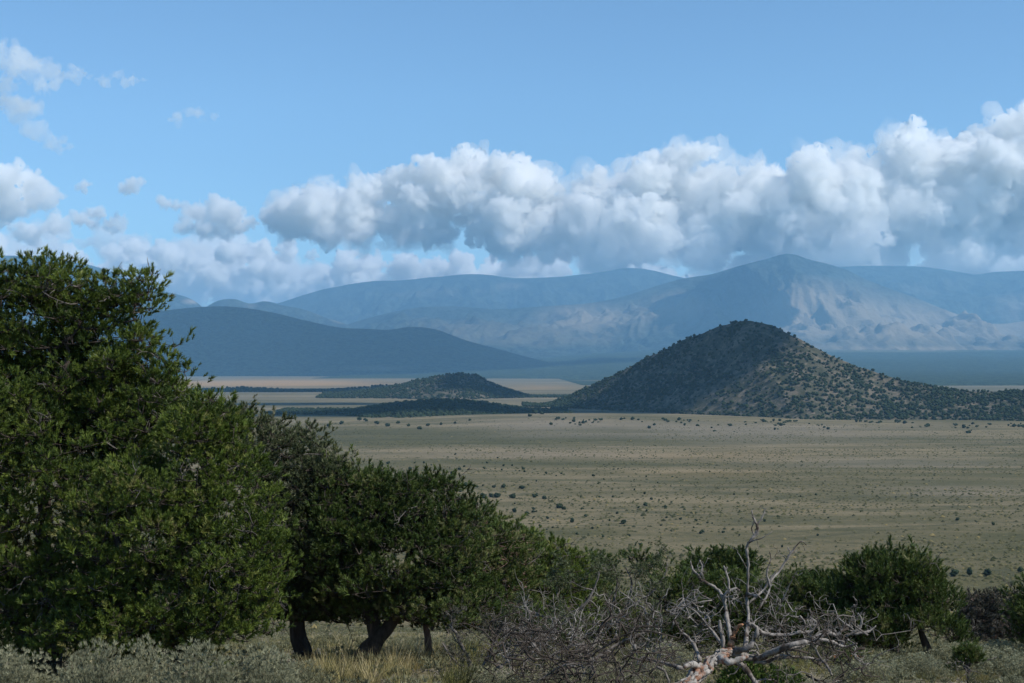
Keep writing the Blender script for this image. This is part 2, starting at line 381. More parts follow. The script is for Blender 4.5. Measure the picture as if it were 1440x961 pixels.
def cloud(name, puffs, mat, seed, vox, levels=2, flat=1.0, amp=0.5, depth=1.0, nchild=9):
    """puffs: world spheres (x,y,z,r) -> one lumpy closed skin"""
    rng = np.random.default_rng(seed); voxel = 50.0 if vox < 50 else vox
    sp = [tuple(p) for p in puffs]; cur = list(sp)
    for lv in range(levels):
        nxt = []
        for (x, y, z, r) in cur:
            for _ in range(nchild):
                d = rng.normal(size=3); d[2] = abs(d[2]) * 0.9 - 0.15; d /= np.linalg.norm(d)
                rr = r * rng.uniform(0.25, 0.5)
                nxt.append((x + d[0] * r * 0.92, y + d[1] * r * 0.92, z + d[2] * r * 0.92 * flat, rr))
        sp += nxt; cur = nxt
    Vs, Fs = ICO2
    V = []; Fc = []; off = 0
    for (x, y, z, r) in sp:
        if r < vox * 0.8: continue
        V.append(Vs * np.array([r, r * depth, r * flat]) + np.array([x, y, z])); Fc.append(Fs + off); off += len(Vs)
    m = mesh_np('tmp', np.concatenate(V), np.concatenate(Fc), 3, None)
    o = bpy.data.objects.new('tmp', m); COL.objects.link(o)
    md = o.modifiers.new('r', 'REMESH'); md.mode = 'VOXEL'; md.voxel_size = vox
    dg = bpy.context.evaluated_depsgraph_get(); ev = o.evaluated_get(dg)
    me = bpy.data.meshes.new_from_object(ev); bpy.data.objects.remove(o)
    n = len(me.vertices); co = np.empty(n * 3, np.float32); me.vertices.foreach_get('co', co); co = co.reshape(-1, 3).astype(float)
    nr = np.empty(n * 3, np.float32); me.vertices.foreach_get('normal', nr); nr = nr.reshape(-1, 3)
    L = voxel * 16                                    # large billows push the lumps out of round
    for ax in range(3):
        co[:, ax] += voxel * 4.2 * amp * fbm(co[:, 0] / L + 31 * ax, co[:, 1] / L, co[:, 2] / L, 3, seed + 40 + ax)
    s = voxel * 9
    d = np.zeros(n)
    for o_, (L, A) in enumerate(((s, 1.0), (s / 2.1, 0.75), (s / 4.3, 0.7), (s / 8.5, 0.45 if vox < 45 else 0))):
        d += A * (np.abs(vnoise(co[:, 0] / L, co[:, 1] / L, co[:, 2] / L, seed + o_)) * 2 - 0.6)
    co += nr * (d * voxel * 2.2 * amp)[:, None]
    me.vertices.foreach_set('co', co.astype(np.float32).ravel()); me.update()
    me.materials.clear(); me.materials.append(mat)
    me.name = name
    return link(name, me, kind='stuff')

def puffs_px(lst, D, jitter, seed, flat=1.0):
    rng = np.random.default_rng(seed); out = []
    for (px, py, r) in lst:
        Y = D + rng.uniform(-1, 1) * jitter
        c = at(px, py, Y); out.append((c[0], c[1], c[2], r / F * Y))
    return out
MC = cloud_mat('cumulus', 0.0062)
MCt = cloud_mat('thin cloud', 0.0012)
right = [(835, 275, 26), (872, 272, 26), (915, 255, 24), (945, 240, 20), (975, 222, 17), (1003, 214, 9), (930, 300, 50), (1010, 275, 40), (1080, 265, 36), (1150, 240, 24), (1205, 240, 26), (1283, 190, 14), (1285, 225, 34), (1340, 225, 30),
         (1380, 212, 26), (1415, 200, 24), (1450, 205, 40), (1100, 315, 50), (1200, 300, 52), (1290, 300, 50), (1400, 290, 60), (850, 325, 36), (1480, 290, 70), (1000, 340, 36), (1350, 345, 40), (1440, 345, 40), (1230, 350, 36), (900, 350, 30), (1060, 240, 14), (1560, 260, 70)]
mid = [(603, 232, 16), (632, 238, 17), (662, 236, 20), (700, 240, 18), (735, 246, 20), (762, 243, 9), (765, 270, 18), (700, 300, 40), (640, 285, 34), (570, 275, 26), (535, 270, 20), (510, 268, 12), (448, 282, 15), (462, 300, 18), (490, 295, 14), (513, 300, 12), (522, 316, 12), (398, 296, 12),
       (600, 318, 28), (740, 318, 34), (785, 300, 26), (560, 310, 18)]
small = [(816, 341, 12), (800, 342, 8), (832, 344, 7)]
left = [(308, 300, 22), (338, 314, 18), (275, 300, 17), (245, 292, 12), (290, 320, 16), (320, 325, 14), (230, 290, 8), (262, 312, 12), (35, 262, 28), (60, 278, 20), (0, 250, 32), (20, 290, 24), (-30, 280, 44), (188, 258, 11), (180, 268, 9), (118, 262, 9), (140, 300, 10), (120, 310, 14), (160, 318, 12), (80, 318, 16), (40, 330, 20)]
low = [(160, 352, 14), (190, 350, 16), (235, 353, 13), (320, 355, 18), (365, 352, 18), (405, 354, 14), (435, 360, 9), (490, 366, 16), (530, 372, 15), (570, 372, 13), (605, 372, 14), (650, 370, 14), (690, 374, 12), (745, 370, 13), (785, 368, 13), (855, 374, 13), (883, 370, 9), (950, 384, 7), (100, 372, 24), (30, 380, 28), (150, 392, 24),
       (230, 385, 24), (300, 385, 26), (380, 385, 22), (450, 388, 18), (520, 392, 18), (600, 395, 16), (1030, 378, 8), (-30, 350, 30), (700, 390, 16), (780, 386, 14), (320, 405, 20), (260, 405, 18)]
def fill(top, bottom, n, r0, r1, seed):
    """puffs between a traced upper outline and a lower one (photo pixels)"""
    rng = np.random.default_rng(seed); out = []
    for _ in range(n):
        px = rng.uniform(top[0][0], top[-1][0]); r = rng.uniform(r0, r1)
        a_ = lerp_pts(px, top) + r * 1.05; b_ = lerp_pts(px, bottom) - r * 0.5
        if b_ < a_: r *= 0.5; a_ = lerp_pts(px, top) + r; b_ = max(a_, lerp_pts(px, bottom) - r)
        out.append((px, rng.uniform(a_, b_), r))
    return out
r_top = [(800, 300), (830, 262), (880, 240), (930, 220), (975, 204), (1010, 210), (1040, 240), (1100, 235), (1150, 215), (1200, 215), (1250, 220), (1283, 180), (1320, 200), (1380, 190), (1420, 175), (1560, 190)]
r_bot = [(800, 350), (850, 385), (1000, 400), (1560, 405)]
m_top = [(385, 292), (430, 272), (460, 268), (500, 262), (550, 248), (585, 225), (620, 216), (680, 215), (740, 226), (775, 250), (800, 285)]
m_bot = [(385, 315), (440, 330), (520, 335), (600, 345), (700, 362), (800, 362)]
l_top = [(-60, 360), (100, 350), (190, 338), (240, 342), (300, 345), (360, 338), (410, 345), (450, 362), (490, 352), (530, 360), (600, 360), (650, 355), (700, 365), (745, 358), (800, 358), (835, 372), (870, 362), (900, 368), (980, 385)]
l_bot = [(-60, 440), (300, 440), (500, 425), (700, 405), (980, 400)]
right += fill(r_top, r_bot, 130, 8, 40, 11)
mid += fill(m_top, m_bot, 90, 6, 28, 12)
low += fill(l_top, l_bot, 230, 5, 20, 13)
mist = fill([(-80, 262), (120, 300), (260, 318), (420, 345), (560, 380)], [(-80, 430), (560, 430)], 60, 22, 44, 14)
cloud('clouds', puffs_px(right, 36000, 1100, 1), MC, 1, 34, 2, 0.85, 1.1, 1.0, 12)
cloud('clouds', puffs_px(mid, 36500, 800, 2), MC, 2, 34, 2, 0.85, 1.1, 1.0, 12)
cloud('clouds', [(x, y, z, r * 1.05 + 30) for x, y, z, r in puffs_px(right, 36000, 1100, 1)], MCt, 21, 90, 1, 0.9, 1.4, 1.0, 7)
cloud('clouds', [(x, y, z, r * 1.05 + 30) for x, y, z, r in puffs_px(mid, 36500, 800, 2)], MCt, 22, 90, 1, 0.9, 1.4, 1.0, 7)
cloud('clouds', puffs_px(left + small, 37500, 800, 3), cloud_mat('soft cumulus', 0.0045), 3, 38, 2, 0.75, 1.0, 1.0, 9)
cloud('clouds', puffs_px(low, 46000, 1500, 4), MC, 4, 44, 2, 0.75, 1.0, 1.0, 7)
cloud('clouds', puffs_px(mist, 52000, 1500, 6), cloud_mat('misty cloud', 0.0013), 6, 130, 1, 0.55, 1.0, 1.0, 5)
mist2 = fill([(760, 330), (900, 300), (1100, 290), (1300, 285), (1560, 280)], [(760, 430), (1560, 430)], 60, 20, 42, 15)
cloud('clouds', puffs_px(mist2, 33500, 900, 7), cloud_mat('thin misty cloud', 0.00014), 7, 120, 1, 0.55, 1.0, 1.0, 5)
wisp = [(230, 114, 5), (165, 108, 7), (190, 110, 6), (235, 164, 5), (300, 166, 5), (-10, 70, 20), (35, 85, 22), (20, 95, 20), (50, 92, 18), (85, 108, 15), (0, 145, 26), (28, 160, 22), (72, 198, 13), (95, 204, 9), (125, 106, 8), (150, 109, 8), (180, 113, 7), (208, 113, 6), (248, 165, 7), (265, 162, 9), (285, 166, 6), (50, 192, 10), (110, 100, 8), (60, 120, 14), (10, 120, 16)]
cloud('clouds', puffs_px(wisp, 40000, 500, 5), MCt, 5, 56, 2, 0.6, 1.3, 1.0, 9)

# clouds overhead (above the picture) whose shadows lie on the valley and the mountains
def shade_cloud(tx, ty, tz, rx, ry, seed, alt=4300, rough=0.5):
    """a flat-based cloud whose shadow falls on the point (tx,ty,tz); rx, ry: half sizes in metres"""
    k = (alt - tz) / SUNV[2]
    c = np.array([tx, ty, tz]) + SUNV * k
    rng = np.random.default_rng(seed)
    V, Fc = ICO3
    V2 = []; F2 = []; off = 0
    n = 9
    for i in range(n):
        a = rng.uniform(0, 2 * math.pi); rr = math.sqrt(rng.uniform(0, 1)) * 0.6 if i else 0
        sx = rng.uniform(0.4, 0.6) if i else 0.75
        P = V * np.array([rx * sx, ry * sx, min(rx, ry) * 0.35])
        nn = fbm(V[:, 0] * 2 + i, V[:, 1] * 2, V[:, 2] * 2, 3, seed + i)
        P = P * (1 + rough * nn)[:, None]
        P[:, 2] = np.maximum(P[:, 2], -min(rx, ry) * 0.12)
        V2.append(P + c + np.array([math.cos(a) * rr * rx, math.sin(a) * rr * ry, 0])); F2.append(Fc + off); off += len(V)
    k_ = link('clouds', mesh_np('clouds', np.concatenate(V2), np.concatenate(F2), 3, M_SHADE, True), kind='stuff')
    return k_
_k = Nodes('dense overhead cloud'); _k.principled((0.9, 0.9, 0.9), 1.0, None, 0.0); M_SHADE = _k.m
def shade_px(px, py, Y, wx, wy, seed, alt=4300, rough=0.5):
    p = at(px, py, Y)
    return shade_cloud(p[0], p[1], p[2], wx, wy, seed, alt, rough)
shade_px(440, 480, 9700, 2900, 1500, 1)
shade_px(930, 515, 1960, 150, 170, 2, 2600, 0.25)
shade_px(400, 549, 3600, 520, 260, 3, 2800, 0.3)
shade_px(1000, 440, 14800, 700, 1800, 5, 5200)
shade_px(420, 568.5, 2330, 190, 90, 6, 2600, 0.3)
shade_px(665, 548, 2860, 110, 110, 9, 2700, 0.3)
shade_px(400, 584, 1800, 60, 60, 7, 2600, 0.3)
shade_px(600, 580, 1850, 190, 140, 8, 2600, 0.3)

# ------------------------------------------------------------------ vegetation far off
def mat_leaf(name, stops, trans=0.25, rough=0.6, spec=0.25):
    """stops: colours over the random 'tint' of each spray"""
    k = Nodes(name)
    c = k.ramp(k.attr('tint'), stops)
    p = k.n('ShaderNodeBsdfPrincipled'); p.inputs['Roughness'].default_value = rough; p.inputs['Specular IOR Level'].default_value = spec
    k.link(c, p.inputs['Base Color'])
    t = k.n('ShaderNodeBsdfTranslucent'); k.link(c, t.inputs['Color'])
    mx = k.n('ShaderNodeMixShader'); mx.inputs[0].default_value = trans
    k.link(p.outputs[0], mx.inputs[1]); k.link(t.outputs[0], mx.inputs[2]); k.link(mx.outputs[0], k.out.inputs[0])
    return k.m
M_FARTREE = mat_leaf('dark juniper crown', [(0, (0.018, 0.028, 0.014)), (0.6, (0.035, 0.05, 0.024)), (1, (0.07, 0.085, 0.04))], 0.1, 0.9, 0.05)

def hit(px, py, y0=300., y1=9000., n=2400):
    Y = np.geomspace(y0, y1, n)
    P = np.array([at(px, py, 1.0)])[0]
    z = P[2] * Y; x = P[0] * Y
    g = ground_z(x, Y)
    i = np.argmax(z <= g)
    return np.array([x[i], Y[i], g[i]]) if (z <= g).any() else None

def far_crown(rng, n=70):
    """irregular small crown of leafy faces, unit height, base at z=0"""
    V = []; L = []; T = []
    lob = [(rng.uniform(-.22, .22), rng.uniform(-.22, .22), rng.uniform(.28, .68), rng.uniform(.22, .38)) for _ in range(5)]
    Vs, Fs = ICO1
    off = 0
    for (x, y, z, r) in lob:
        P = Vs * (r * (1 + 0.25 * rng.normal(size=(len(Vs), 1)))) + np.array([x, y, z]); P[:, 2] = np.maximum(P[:, 2], 0.03)
        V.append(P); L.append(Fs + off); off += len(Vs); T.append(np.full(len(Vs), rng.uniform(0, .6)))
    q = []
    for _ in range(n):
        x, y, z, r = lob[rng.integers(5)]
        d = rng.normal(size=3); d /= np.linalg.norm(d)
        c = np.array([x, y, z]) + d * r * rng.uniform(.9, 1.15); c[2] = max(c[2], 0.05)
        a = rng.normal(size=(3, 3)) * 0.075
        V.append(c + a); L.append(np.array([[off, off+1, off+2]])); off += 3; T.append(np.full(3, rng.uniform(0, 1)))
    return np.concatenate(V), np.concatenate(L), np.concatenate(T)
rngF = np.random.default_rng(77)
far_meshes = []
for i in range(7):
    V, L, T = far_crown(rngF, 90)
    far_meshes.append(mesh_np('juniper_tree', V, L, 3, M_FARTREE, False, {'tint': T}))

def far_tree(p, w, h, label, group, i, cat='tree'):
    o = bpy.data.objects.new('juniper_tree', far_meshes[i % 7]); COL.objects.link(o)
    o.location = [float(c) for c in p]; o.scale = (w, w, h); o.rotation_euler = (0, 0, (i * 2.4) % 6.28)
    o['label'] = label; o['category'] = cat
    if group: o['group'] = group
    return o

plain_list = [(708,687,6),(720,700,7),(735,688,7),(702,697,5),(750,698,5),(767,702,5),(787,715,9),(750,718,5),(741,724,6),(723,720,6),(804,735,7),(843,700,4),(909,712,8),(916,703,5),(898,715,4),(936,715,5),(944,708,4),(868,723,5),(877,737,9),
 (909,720,4),(957,731,5),(979,734,5),(986,751,7),(1017,750,5),(884,755,6),(901,767,6),(857,733,4),(835,670,4),(849,675,3),(738,664,4),(768,666,4),(782,670,3),(998,664,3),(1148,697,4),(1126,699,3),(1346,733,6),(1397,739,5),(1075,734,5),(1150,754,4),
 (995,736,4),(1434,803,7),(546,653,6),(577,662,6),(585,669,6),(606,671,5),(637,668,8),(646,661,6),(596,652,4),(583,652,3),(613,686,7),(623,688,6),(634,693,6),(647,692,7),(646,704,8),(656,684,8),(671,686,5),(679,684,4),(680,701,10),(690,699,8),(699,700,11),
 (695,686,6),(708,686,7),(721,701,10),(734,688,8),(752,700,7),(765,702,6),(787,714,10),(793,717,7),(804,735,8),(750,721,6),(741,725,7),(724,721,7),(691,717,6),(711,731,8),(646,717,7),(824,727,5),(685,652,4),(708,656,4),(736,661,5),(768,667,4),(834,670,4),
 (802,596,4),(815,596,4),(821,596,3),(700,645,3),(640,640,3),(862,700,4),(930,740,4),(1040,720,3),(1210,720,3),(1260,700,3),(1300,760,4),(1100,770,4),(1240,770,4),(833,744,5),(848,756,5),(812,752,5),(770,730,5),(735,745,6),(760,742,5)]
rngF = np.random.default_rng(5)
for _ in range(70):
    plain_list.append((rngF.normal(800, 150), rngF.uniform(655, 765), rngF.choice([2.5, 3, 3, 3.5, 4])))
NIND = 0
for (px, py, s) in plain_list:
    if px > 1435 or px < 520: continue
    p = hit(px, py)
    if p is None: continue
    w = s / F * p[1]; h = w * rngF.uniform(.75, 1.05)
    if px < 800: lab, grp = 'small dark juniper on the open plain above the row of green pinyons', 'junipers dotted on the plain beyond the pinyons'
    elif px < 1060: lab, grp = 'small dark juniper on the open plain between the pinyons and the upright dead branch', 'junipers dotted on the plain short of the dead branch'
    else: lab, grp = 'tiny dark juniper alone on the bare plain to the right of the upright dead branch', 'few junipers on the bare right plain'
    far_tree(p - np.array([0, 0, 0.1 * h]), w, h, lab, grp, NIND); NIND += 1
for (px, py, w_, h_, lab) in ((1341, 811, 15, 11, 'low round dark juniper on the plain, first in the row of three'), (1364, 811, 10, 15, 'tall narrow dark juniper in the middle of the row of three on the plain'), (1389, 811, 15, 12, 'wide dark juniper on the plain, last in the row of three'),
                              (1434, 806, 9, 9, 'dark juniper alone on the plain at the right edge, past the row of three')):
    p = hit(px, py); far_tree(p, w_ / F * p[1], h_ / F * p[1], lab, None, NIND); NIND += 1
# a few crowns on the crest of the swell
for (px, py, s) in [(700,577,6),(712,578,7),(722,579,6),(733,580,7),(742,581,6),(752,582,7),(762,583,5),(745,586,5),(505,592,6),(515,593,5),(530,597,6),(545,600,6),(560,596,5),(575,600,5),(590,604,6),(602,600,5),(620,598,4),(480,597,6),(462,600,5),(640,596,4),(660,592,4)]:
    p = hit(px, py)
    if p is None: continue
    w = 1.25 * s / F * p[1]; far_tree(p - np.array([0, 0, .3]), w, w * .8, 'dark juniper on the low swell where the near plain ends, below the small domed hill', 'junipers along the low swell', NIND); NIND += 1

# trees of the buttes: the nearest ones singly, the rest as one wood each
def forest_on(B, dens_fun, n, hmin, hmax, seed, nsingle, label, group, tmax=0.25):
    global NIND
    rng = np.random.default_rng(seed)
    X, Y, Z = B['X'], B['Y'], B['Z']; ny_, nx_ = X.shape
    pts = []
    tries = 0
    while len(pts) < n and tries < n * 30:
        tries += 1
        i = rng.uniform(0, (ny_ - 2) * 0.80); j = rng.uniform(0, nx_ - 2)
        a, b = int(i), int(j); u, v = i - a, j - b
        f = lambda A: (A[a, b]*(1-u)+A[a+1, b]*u)*(1-v)+(A[a, b+1]*(1-u)+A[a+1, b+1]*u)*v
        p = np.array([f(X), f(Y), f(Z)])
        q = px_of(*p)
        if rng.random() < dens_fun(q[0], q[1], p): pts.append(p)
    pts = sorted(pts, key=lambda p: p[1])
    for p in pts[:nsingle]:
        h = rng.uniform(hmin, hmax); w = h * rng.uniform(.9, 1.3)
        far_tree(p - np.array([0, 0, .4]), w, h, label, group, NIND); NIND += 1
    V = []; L = []; T = []; off = 0
    base = [far_crown(rng, 26) for _ in range(8)]
    for p in pts[nsingle:]:
        v, l, t = base[rng.integers(8)]
        h = rng.uniform(hmin, hmax); w = h * rng.uniform(.9, 1.3); a = rng.uniform(0, 6.28); c, s = math.cos(a), math.sin(a)
        P = np.stack([(v[:, 0]*c - v[:, 1]*s) * w, (v[:, 0]*s + v[:, 1]*c) * w, v[:, 2] * h], 1) + p - np.array([0, 0, .4])
        V.append(P); L.append(l + off); off += len(v); T.append(np.clip(t * .8 + rng.uniform(-.1, .3), 0, 1))
    link('woodland', mesh_np('woodland', np.concatenate(V), np.concatenate(L), 3, M_FARTREE, False, {'tint': np.concatenate(T)}), kind='stuff')
def G2(x, y, cx, cy, rx, ry): return math.exp(-(((x - cx) / rx)**2 + ((y - cy) / ry)**2))
def d_big(x, y, p):
    d = 0.82
    d -= 0.50 * G2(x, y, 1150, 490, 60, 26) + 0.25 * G2(x, y, 1100, 475, 30, 12) + 0.62 * G2(x, y, 960, 572, 65, 12) + 0.25 * G2(x, y, 1010, 548, 50, 20) + .25 * G2(x, y, 1200, 530, 60, 20)
    d += 0.3 * G2(x, y, 900, 535, 80, 25)
    c = float(fbm(p[0] / 28., p[1] / 28., None, 3, 4))
    return d * (0.45 + 1.5 * max(0, c + 0.25))
forest_on(B_big, d_big, 9000, 2.0, 5.0, 3, 70, 'small dark juniper at the near foot of the tall cone-shaped butte', 'junipers along the foot of the butte')
def fringe():
    rng = np.random.default_rng(12); V = []; L = []; T = []; off = 0
    base = [far_crown(rng, 26) for _ in range(6)]
    for _ in range(210):
        px = rng.uniform(775, 1440); py = 588 + (px - 775) * .012 + abs(rng.normal()) * 9 * (.6 + .8 * float(fbm(px / 40., .5, None, 3, 3)))
        p = hit(px, py)
        if p is None or float(fbm(px / 22., py / 6., None, 2, 8)) < -.05: continue
        v, l, t = base[rng.integers(6)]; s = rng.uniform(1.6, 4.0)
        V.append(v * np.array([s * 1.3, s * 1.3, s]) + p - np.array([0, 0, .3])); L.append(l + off); off += len(v); T.append(np.clip(t + rng.uniform(-.1, .3), 0, 1))
    link('scrub', mesh_np('scrub', np.concatenate(V), np.concatenate(L), 3, M_FARTREE, False, {'tint': np.concatenate(T)}), kind='stuff')
fringe()
forest_on(B_dome, lambda x, y, p: (0.9 if y < 540 or x > 655 else 0.5) * (0.3 + 1.5 * max(0, float(fbm(p[0] / 30., p[1] / 30., None, 3, 6)) + .6)), 3400, 3.0, 6, 4, 0, '', '')
forest_on(B_rise, lambda x, y, p: 0.95, 2600, 4, 6.5, 5, 26, 'dark juniper at the front of the low wooded rise before the small domed hill', 'junipers at the front of the low wooded rise')
forest_on(B_spit, lambda x, y, p: 0.9, 900, 5, 8.5, 6, 0, '', '')

# low sage and rabbitbrush of the plain: far too many to count
def sage_cover():
    rng = np.random.default_rng(9)
    n = 46000
    Y = np.exp(rng.uniform(math.log(330), math.log(1500), n)); X = rng.uniform(-0.42, 0.42, n) * Y
    keep = fbm(X * .012, Y * .02, None, 4, 55) + rng.uniform(-.5, .5, n) > -0.15
    X, Y = X[keep], Y[keep]; n = len(X); Z = ground_z(X, Y)
    s = rng.uniform(.35, .95, n) * (1 + 0.5 * (rng.random(n) < .06)); h = s * rng.uniform(.5, .9, n)
    ang = rng.uniform(0, 6.28, n)
    k = 6
    V = np.zeros((n, k + 1, 3))
    for j in range(k):
        a = ang + j * 2 * math.pi / k; r = s * rng.uniform(.6, 1.1, n)
        V[:, j, 0] = X + np.cos(a) * r; V[:, j, 1] = Y + np.sin(a) * r; V[:, j, 2] = Z - .05 + h * rng.uniform(0, .4, n)
    V[:, k, 0] = X; V[:, k, 1] = Y; V[:, k, 2] = Z + h
    base = (np.arange(n) * (k + 1))[:, None, None]
    tri = np.array([[j, (j + 1) % k, k] for j in range(k)])[None]
    t = np.repeat(np.clip(rng.normal(.42, .25, n), 0, 1), k + 1)
    M = mat_leaf('sage and rabbitbrush', [(0, (0.03, 0.035, 0.014)), (0.45, (0.085, 0.082, 0.036)), (0.8, (0.14, 0.125, 0.06)), (1, (0.24, 0.19, 0.08))], 0.1, .9, .05)
    link('sagebrush_cover', mesh_np('sagebrush_cover', V.reshape(-1, 3), (base + tri).reshape(-1, 3), 3, M, False, {'tint': t}), kind='stuff')
sage_cover()

# ------------------------------------------------------------------ foreground trees
def mat_bark(name, a, b, scale=14.0, patch=None):
    k = Nodes(name)
    n = k.noise(k.mapped((1, 1, .35)), scale, 6, .7); n2 = k.noise(k.pos(), 3.0, 3, .5)
    c = k.ramp(n, [(0.3, a), (0.7, b)])
    c = k.mix(k.math('MULTIPLY', n2, 0.35), c, tuple(x * .5 for x in a))
    if patch: c = k.mix(k.ramp(k.noise(k.pos(), 7.0, 3, .6), [(.52, (0, 0, 0)), (.60, (1, 1, 1))]), c, patch)
    k.principled(c, 0.92, k.bump(n, 0.9, 0.02), 0.1)
    return k.m
M_BARK = mat_bark('dark scaly bark', (0.035, 0.028, 0.022), (0.11, 0.09, 0.075))
M_BARK_RED = mat_bark('reddish grey bark', (0.10, 0.055, 0.04), (0.32, 0.22, 0.18))
M_DEAD = mat_bark('weathered grey wood', (0.06, 0.052, 0.045), (0.27, 0.24, 0.21), 16)
M_DEADB = mat_bark('bleached bare wood', (0.12, 0.105, 0.09), (0.52, 0.48, 0.43), 13, (0.24, 0.13, 0.085))
M_LIMB = mat_bark('silvery dead limbs', (0.09, 0.08, 0.07), (0.42, 0.38, 0.34), 12, (0.07, 0.055, 0.045))
M_ORANGE = mat_bark('torn orange heartwood', (0.30, 0.13, 0.06), (0.70, 0.42, 0.26), 16)
M_PINYON = mat_leaf('pinyon needles', [(0, (0.04, 0.066, 0.012)), (0.5, (0.105, 0.15, 0.022)), (0.85, (0.18, 0.225, 0.04)), (1, (0.27, 0.26, 0.09))], 0.22, .55, .3)
M_PINYON2 = mat_leaf('darker pinyon needles', [(0, (0.03, 0.05, 0.012)), (0.5, (0.068, 0.105, 0.022)), (0.85, (0.125, 0.16, 0.036)), (1, (0.20, 0.20, 0.08))], 0.2, .55, .3)
M_JUNIPER = mat_leaf('grey green juniper scales', [(0, (0.035, 0.05, 0.02)), (0.5, (0.085, 0.105, 0.045)), (0.85, (0.15, 0.165, 0.085)), (1, (0.26, 0.25, 0.17))], 0.15, .7, .2)
M_BRUSH = mat_leaf('grey brown brush', [(0, (0.05, 0.052, 0.035)), (0.5, (0.10, 0.095, 0.07)), (0.85, (0.15, 0.135, 0.11)), (1, (0.20, 0.15, 0.12))], 0.15, .8, .1)
M_SAGE = mat_leaf('pale sage leaves', [(0, (0.09, 0.09, 0.05)), (0.5, (0.19, 0.19, 0.11)), (0.85, (0.29, 0.28, 0.17)), (1, (0.40, 0.35, 0.20))], 0.2, .8, .1)
M_SAGE2 = mat_leaf('silvery sage leaves', [(0, (0.13, 0.13, 0.08)), (0.5, (0.30, 0.30, 0.19)), (0.85, (0.42, 0.41, 0.27)), (1, (0.52, 0.46, 0.28))], 0.25, .8, .1)
M_GRASS = mat_leaf('dry bunch grass', [(0, (0.08, 0.085, 0.03)), (0.35, (0.16, 0.155, 0.05)), (0.7, (0.30, 0.25, 0.11)), (1, (0.45, 0.38, 0.22))], 0.3, .8, .1)
M_GREEN = mat_leaf('fresh green leaves', [(0, (0.04, 0.07, 0.016)), (0.5, (0.08, 0.13, 0.025)), (1, (0.16, 0.20, 0.05))], 0.3, .6, .2)

def tubes(paths, k=6):
    """paths: list of (P (n,3), R (n,)) -> vertices, quads"""
    V = []; Q = []; off = 0
    ang = np.linspace(0, 2 * math.pi, k, endpoint=False)
    ca, sa = np.cos(ang), np.sin(ang)
    for P, R in paths:
        P = np.atleast_2d(np.asarray(P, float)); R = np.asarray(R, float); n = len(P)
        if n < 2 or np.linalg.norm(P[-1] - P[0]) < 1e-5: continue
        T = np.gradient(P, axis=0); T /= np.linalg.norm(T, axis=1)[:, None] + 1e-9
        ref = np.array([0.31, 0.17, 0.93]) if abs(T[0, 2]) < .9 else np.array([1., .2, 0])
        A = np.cross(T, ref); A /= np.linalg.norm(A, axis=1)[:, None] + 1e-9
        B = np.cross(T, A)
        ring = P[:, None, :] + R[:, None, None] * (ca[None, :, None] * A[:, None, :] + sa[None, :, None] * B[:, None, :])
        V.append(ring.reshape(-1, 3))
        i = np.arange(n - 1)[:, None] * k; j = np.arange(k)[None, :]; j2 = (j + 1) % k
        q = np.stack([i + j, i + j2, i + k + j2, i + k + j], -1).reshape(-1, 4) + off
        Q.append(q); off += n * k
        # close the tip and the foot
        V.append(P[[0, -1]] + 0); 
        t0 = off; t1 = off + 1; b0 = off - n * k; b1 = off - k; off += 2
        Q.append(np.array([[b0 + (jj + 1) % k, b0 + jj, t0, t0] for jj in range(k)])); Q.append(np.array([[b1 + jj, b1 + (jj + 1) % k, t1, t1] for jj in range(k)]))
    return np.concatenate(V), np.concatenate(Q)

def tube_mesh(name, paths, mat, k=6, off=None):
    V, Q = tubes(paths, k)
    if off is not None: V = V - off
    tri = Q[:, 2] == Q[:, 3]
    Lq = Q[~tri].ravel(); Lt = Q[tri][:, :3].ravel()
    L = np.concatenate([Lq, Lt]); npf = np.concatenate([np.full((~tri).sum(), 4), np.full(tri.sum(), 3)])
    return mesh_np(name, V, L, npf, mat, True)

def wander(a, b, n, amp, rng, sag=0.0):
    t = np.linspace(0, 1, n)[:, None]
    P = a + (b - a) * t
    L = np.linalg.norm(b - a)
    w = np.cumsum(rng.normal(size=(n, 3)), 0); w -= w[0]; w -= t * w[-1]
    P = P + w * amp * L / math.sqrt(n)
    P[:, 2] -= sag * L * (4 * t * (1 - t))[:, 0]
    return P

def needle_template(rng, n, length, width, spread=1.25, curl=0.0):
    """a spray of n narrow blades from the origin, opening about +Z: (n,3,3) triangles"""
    T = np.zeros((n, 3, 3))
    for i in range(n):
        th = spread * math.sqrt(rng.uniform(0, 1)); ph = rng.uniform(0, 6.283)
        d = np.array([math.sin(th) * math.cos(ph), math.sin(th) * math.sin(ph), math.cos(th)])
        s = np.cross(d, rng.normal(size=3)); s /= np.linalg.norm(s)
        l = length * rng.uniform(.7, 1.15)
        b = d * l * 0.12
        T[i, 0] = b - s * width * .5; T[i, 1] = b + s * width * .5; T[i, 2] = d * l + s * width * .1
        T[i, 0] += d * l * 0.1
    return T

def plume_template(rng, n, length, needle, width, ang=0.95):
    """a bristling shoot along +Z with blades all round it: (n,3,3) triangles"""
    T = np.zeros((n, 3, 3))
    bend = rng.normal(size=2) * .12
    for i in range(n):
        t = rng.uniform(0, 1)**.8; ph = rng.uniform(0, 6.283); a = ang * rng.uniform(.5, 1.2) * (1 - .45 * t)
        o = np.array([bend[0] * t * t * length * 2, bend[1] * t * t * length * 2, t * length])
        d = np.array([math.sin(a) * math.cos(ph), math.sin(a) * math.sin(ph), math.cos(a)])
        s = np.cross(d, rng.normal(size=3)); s /= np.linalg.norm(s); l = needle * rng.uniform(.7, 1.2)
        T[i, 0] = o - s * width * .5; T[i, 1] = o + s * width * .5; T[i, 2] = o + d * l
    return T

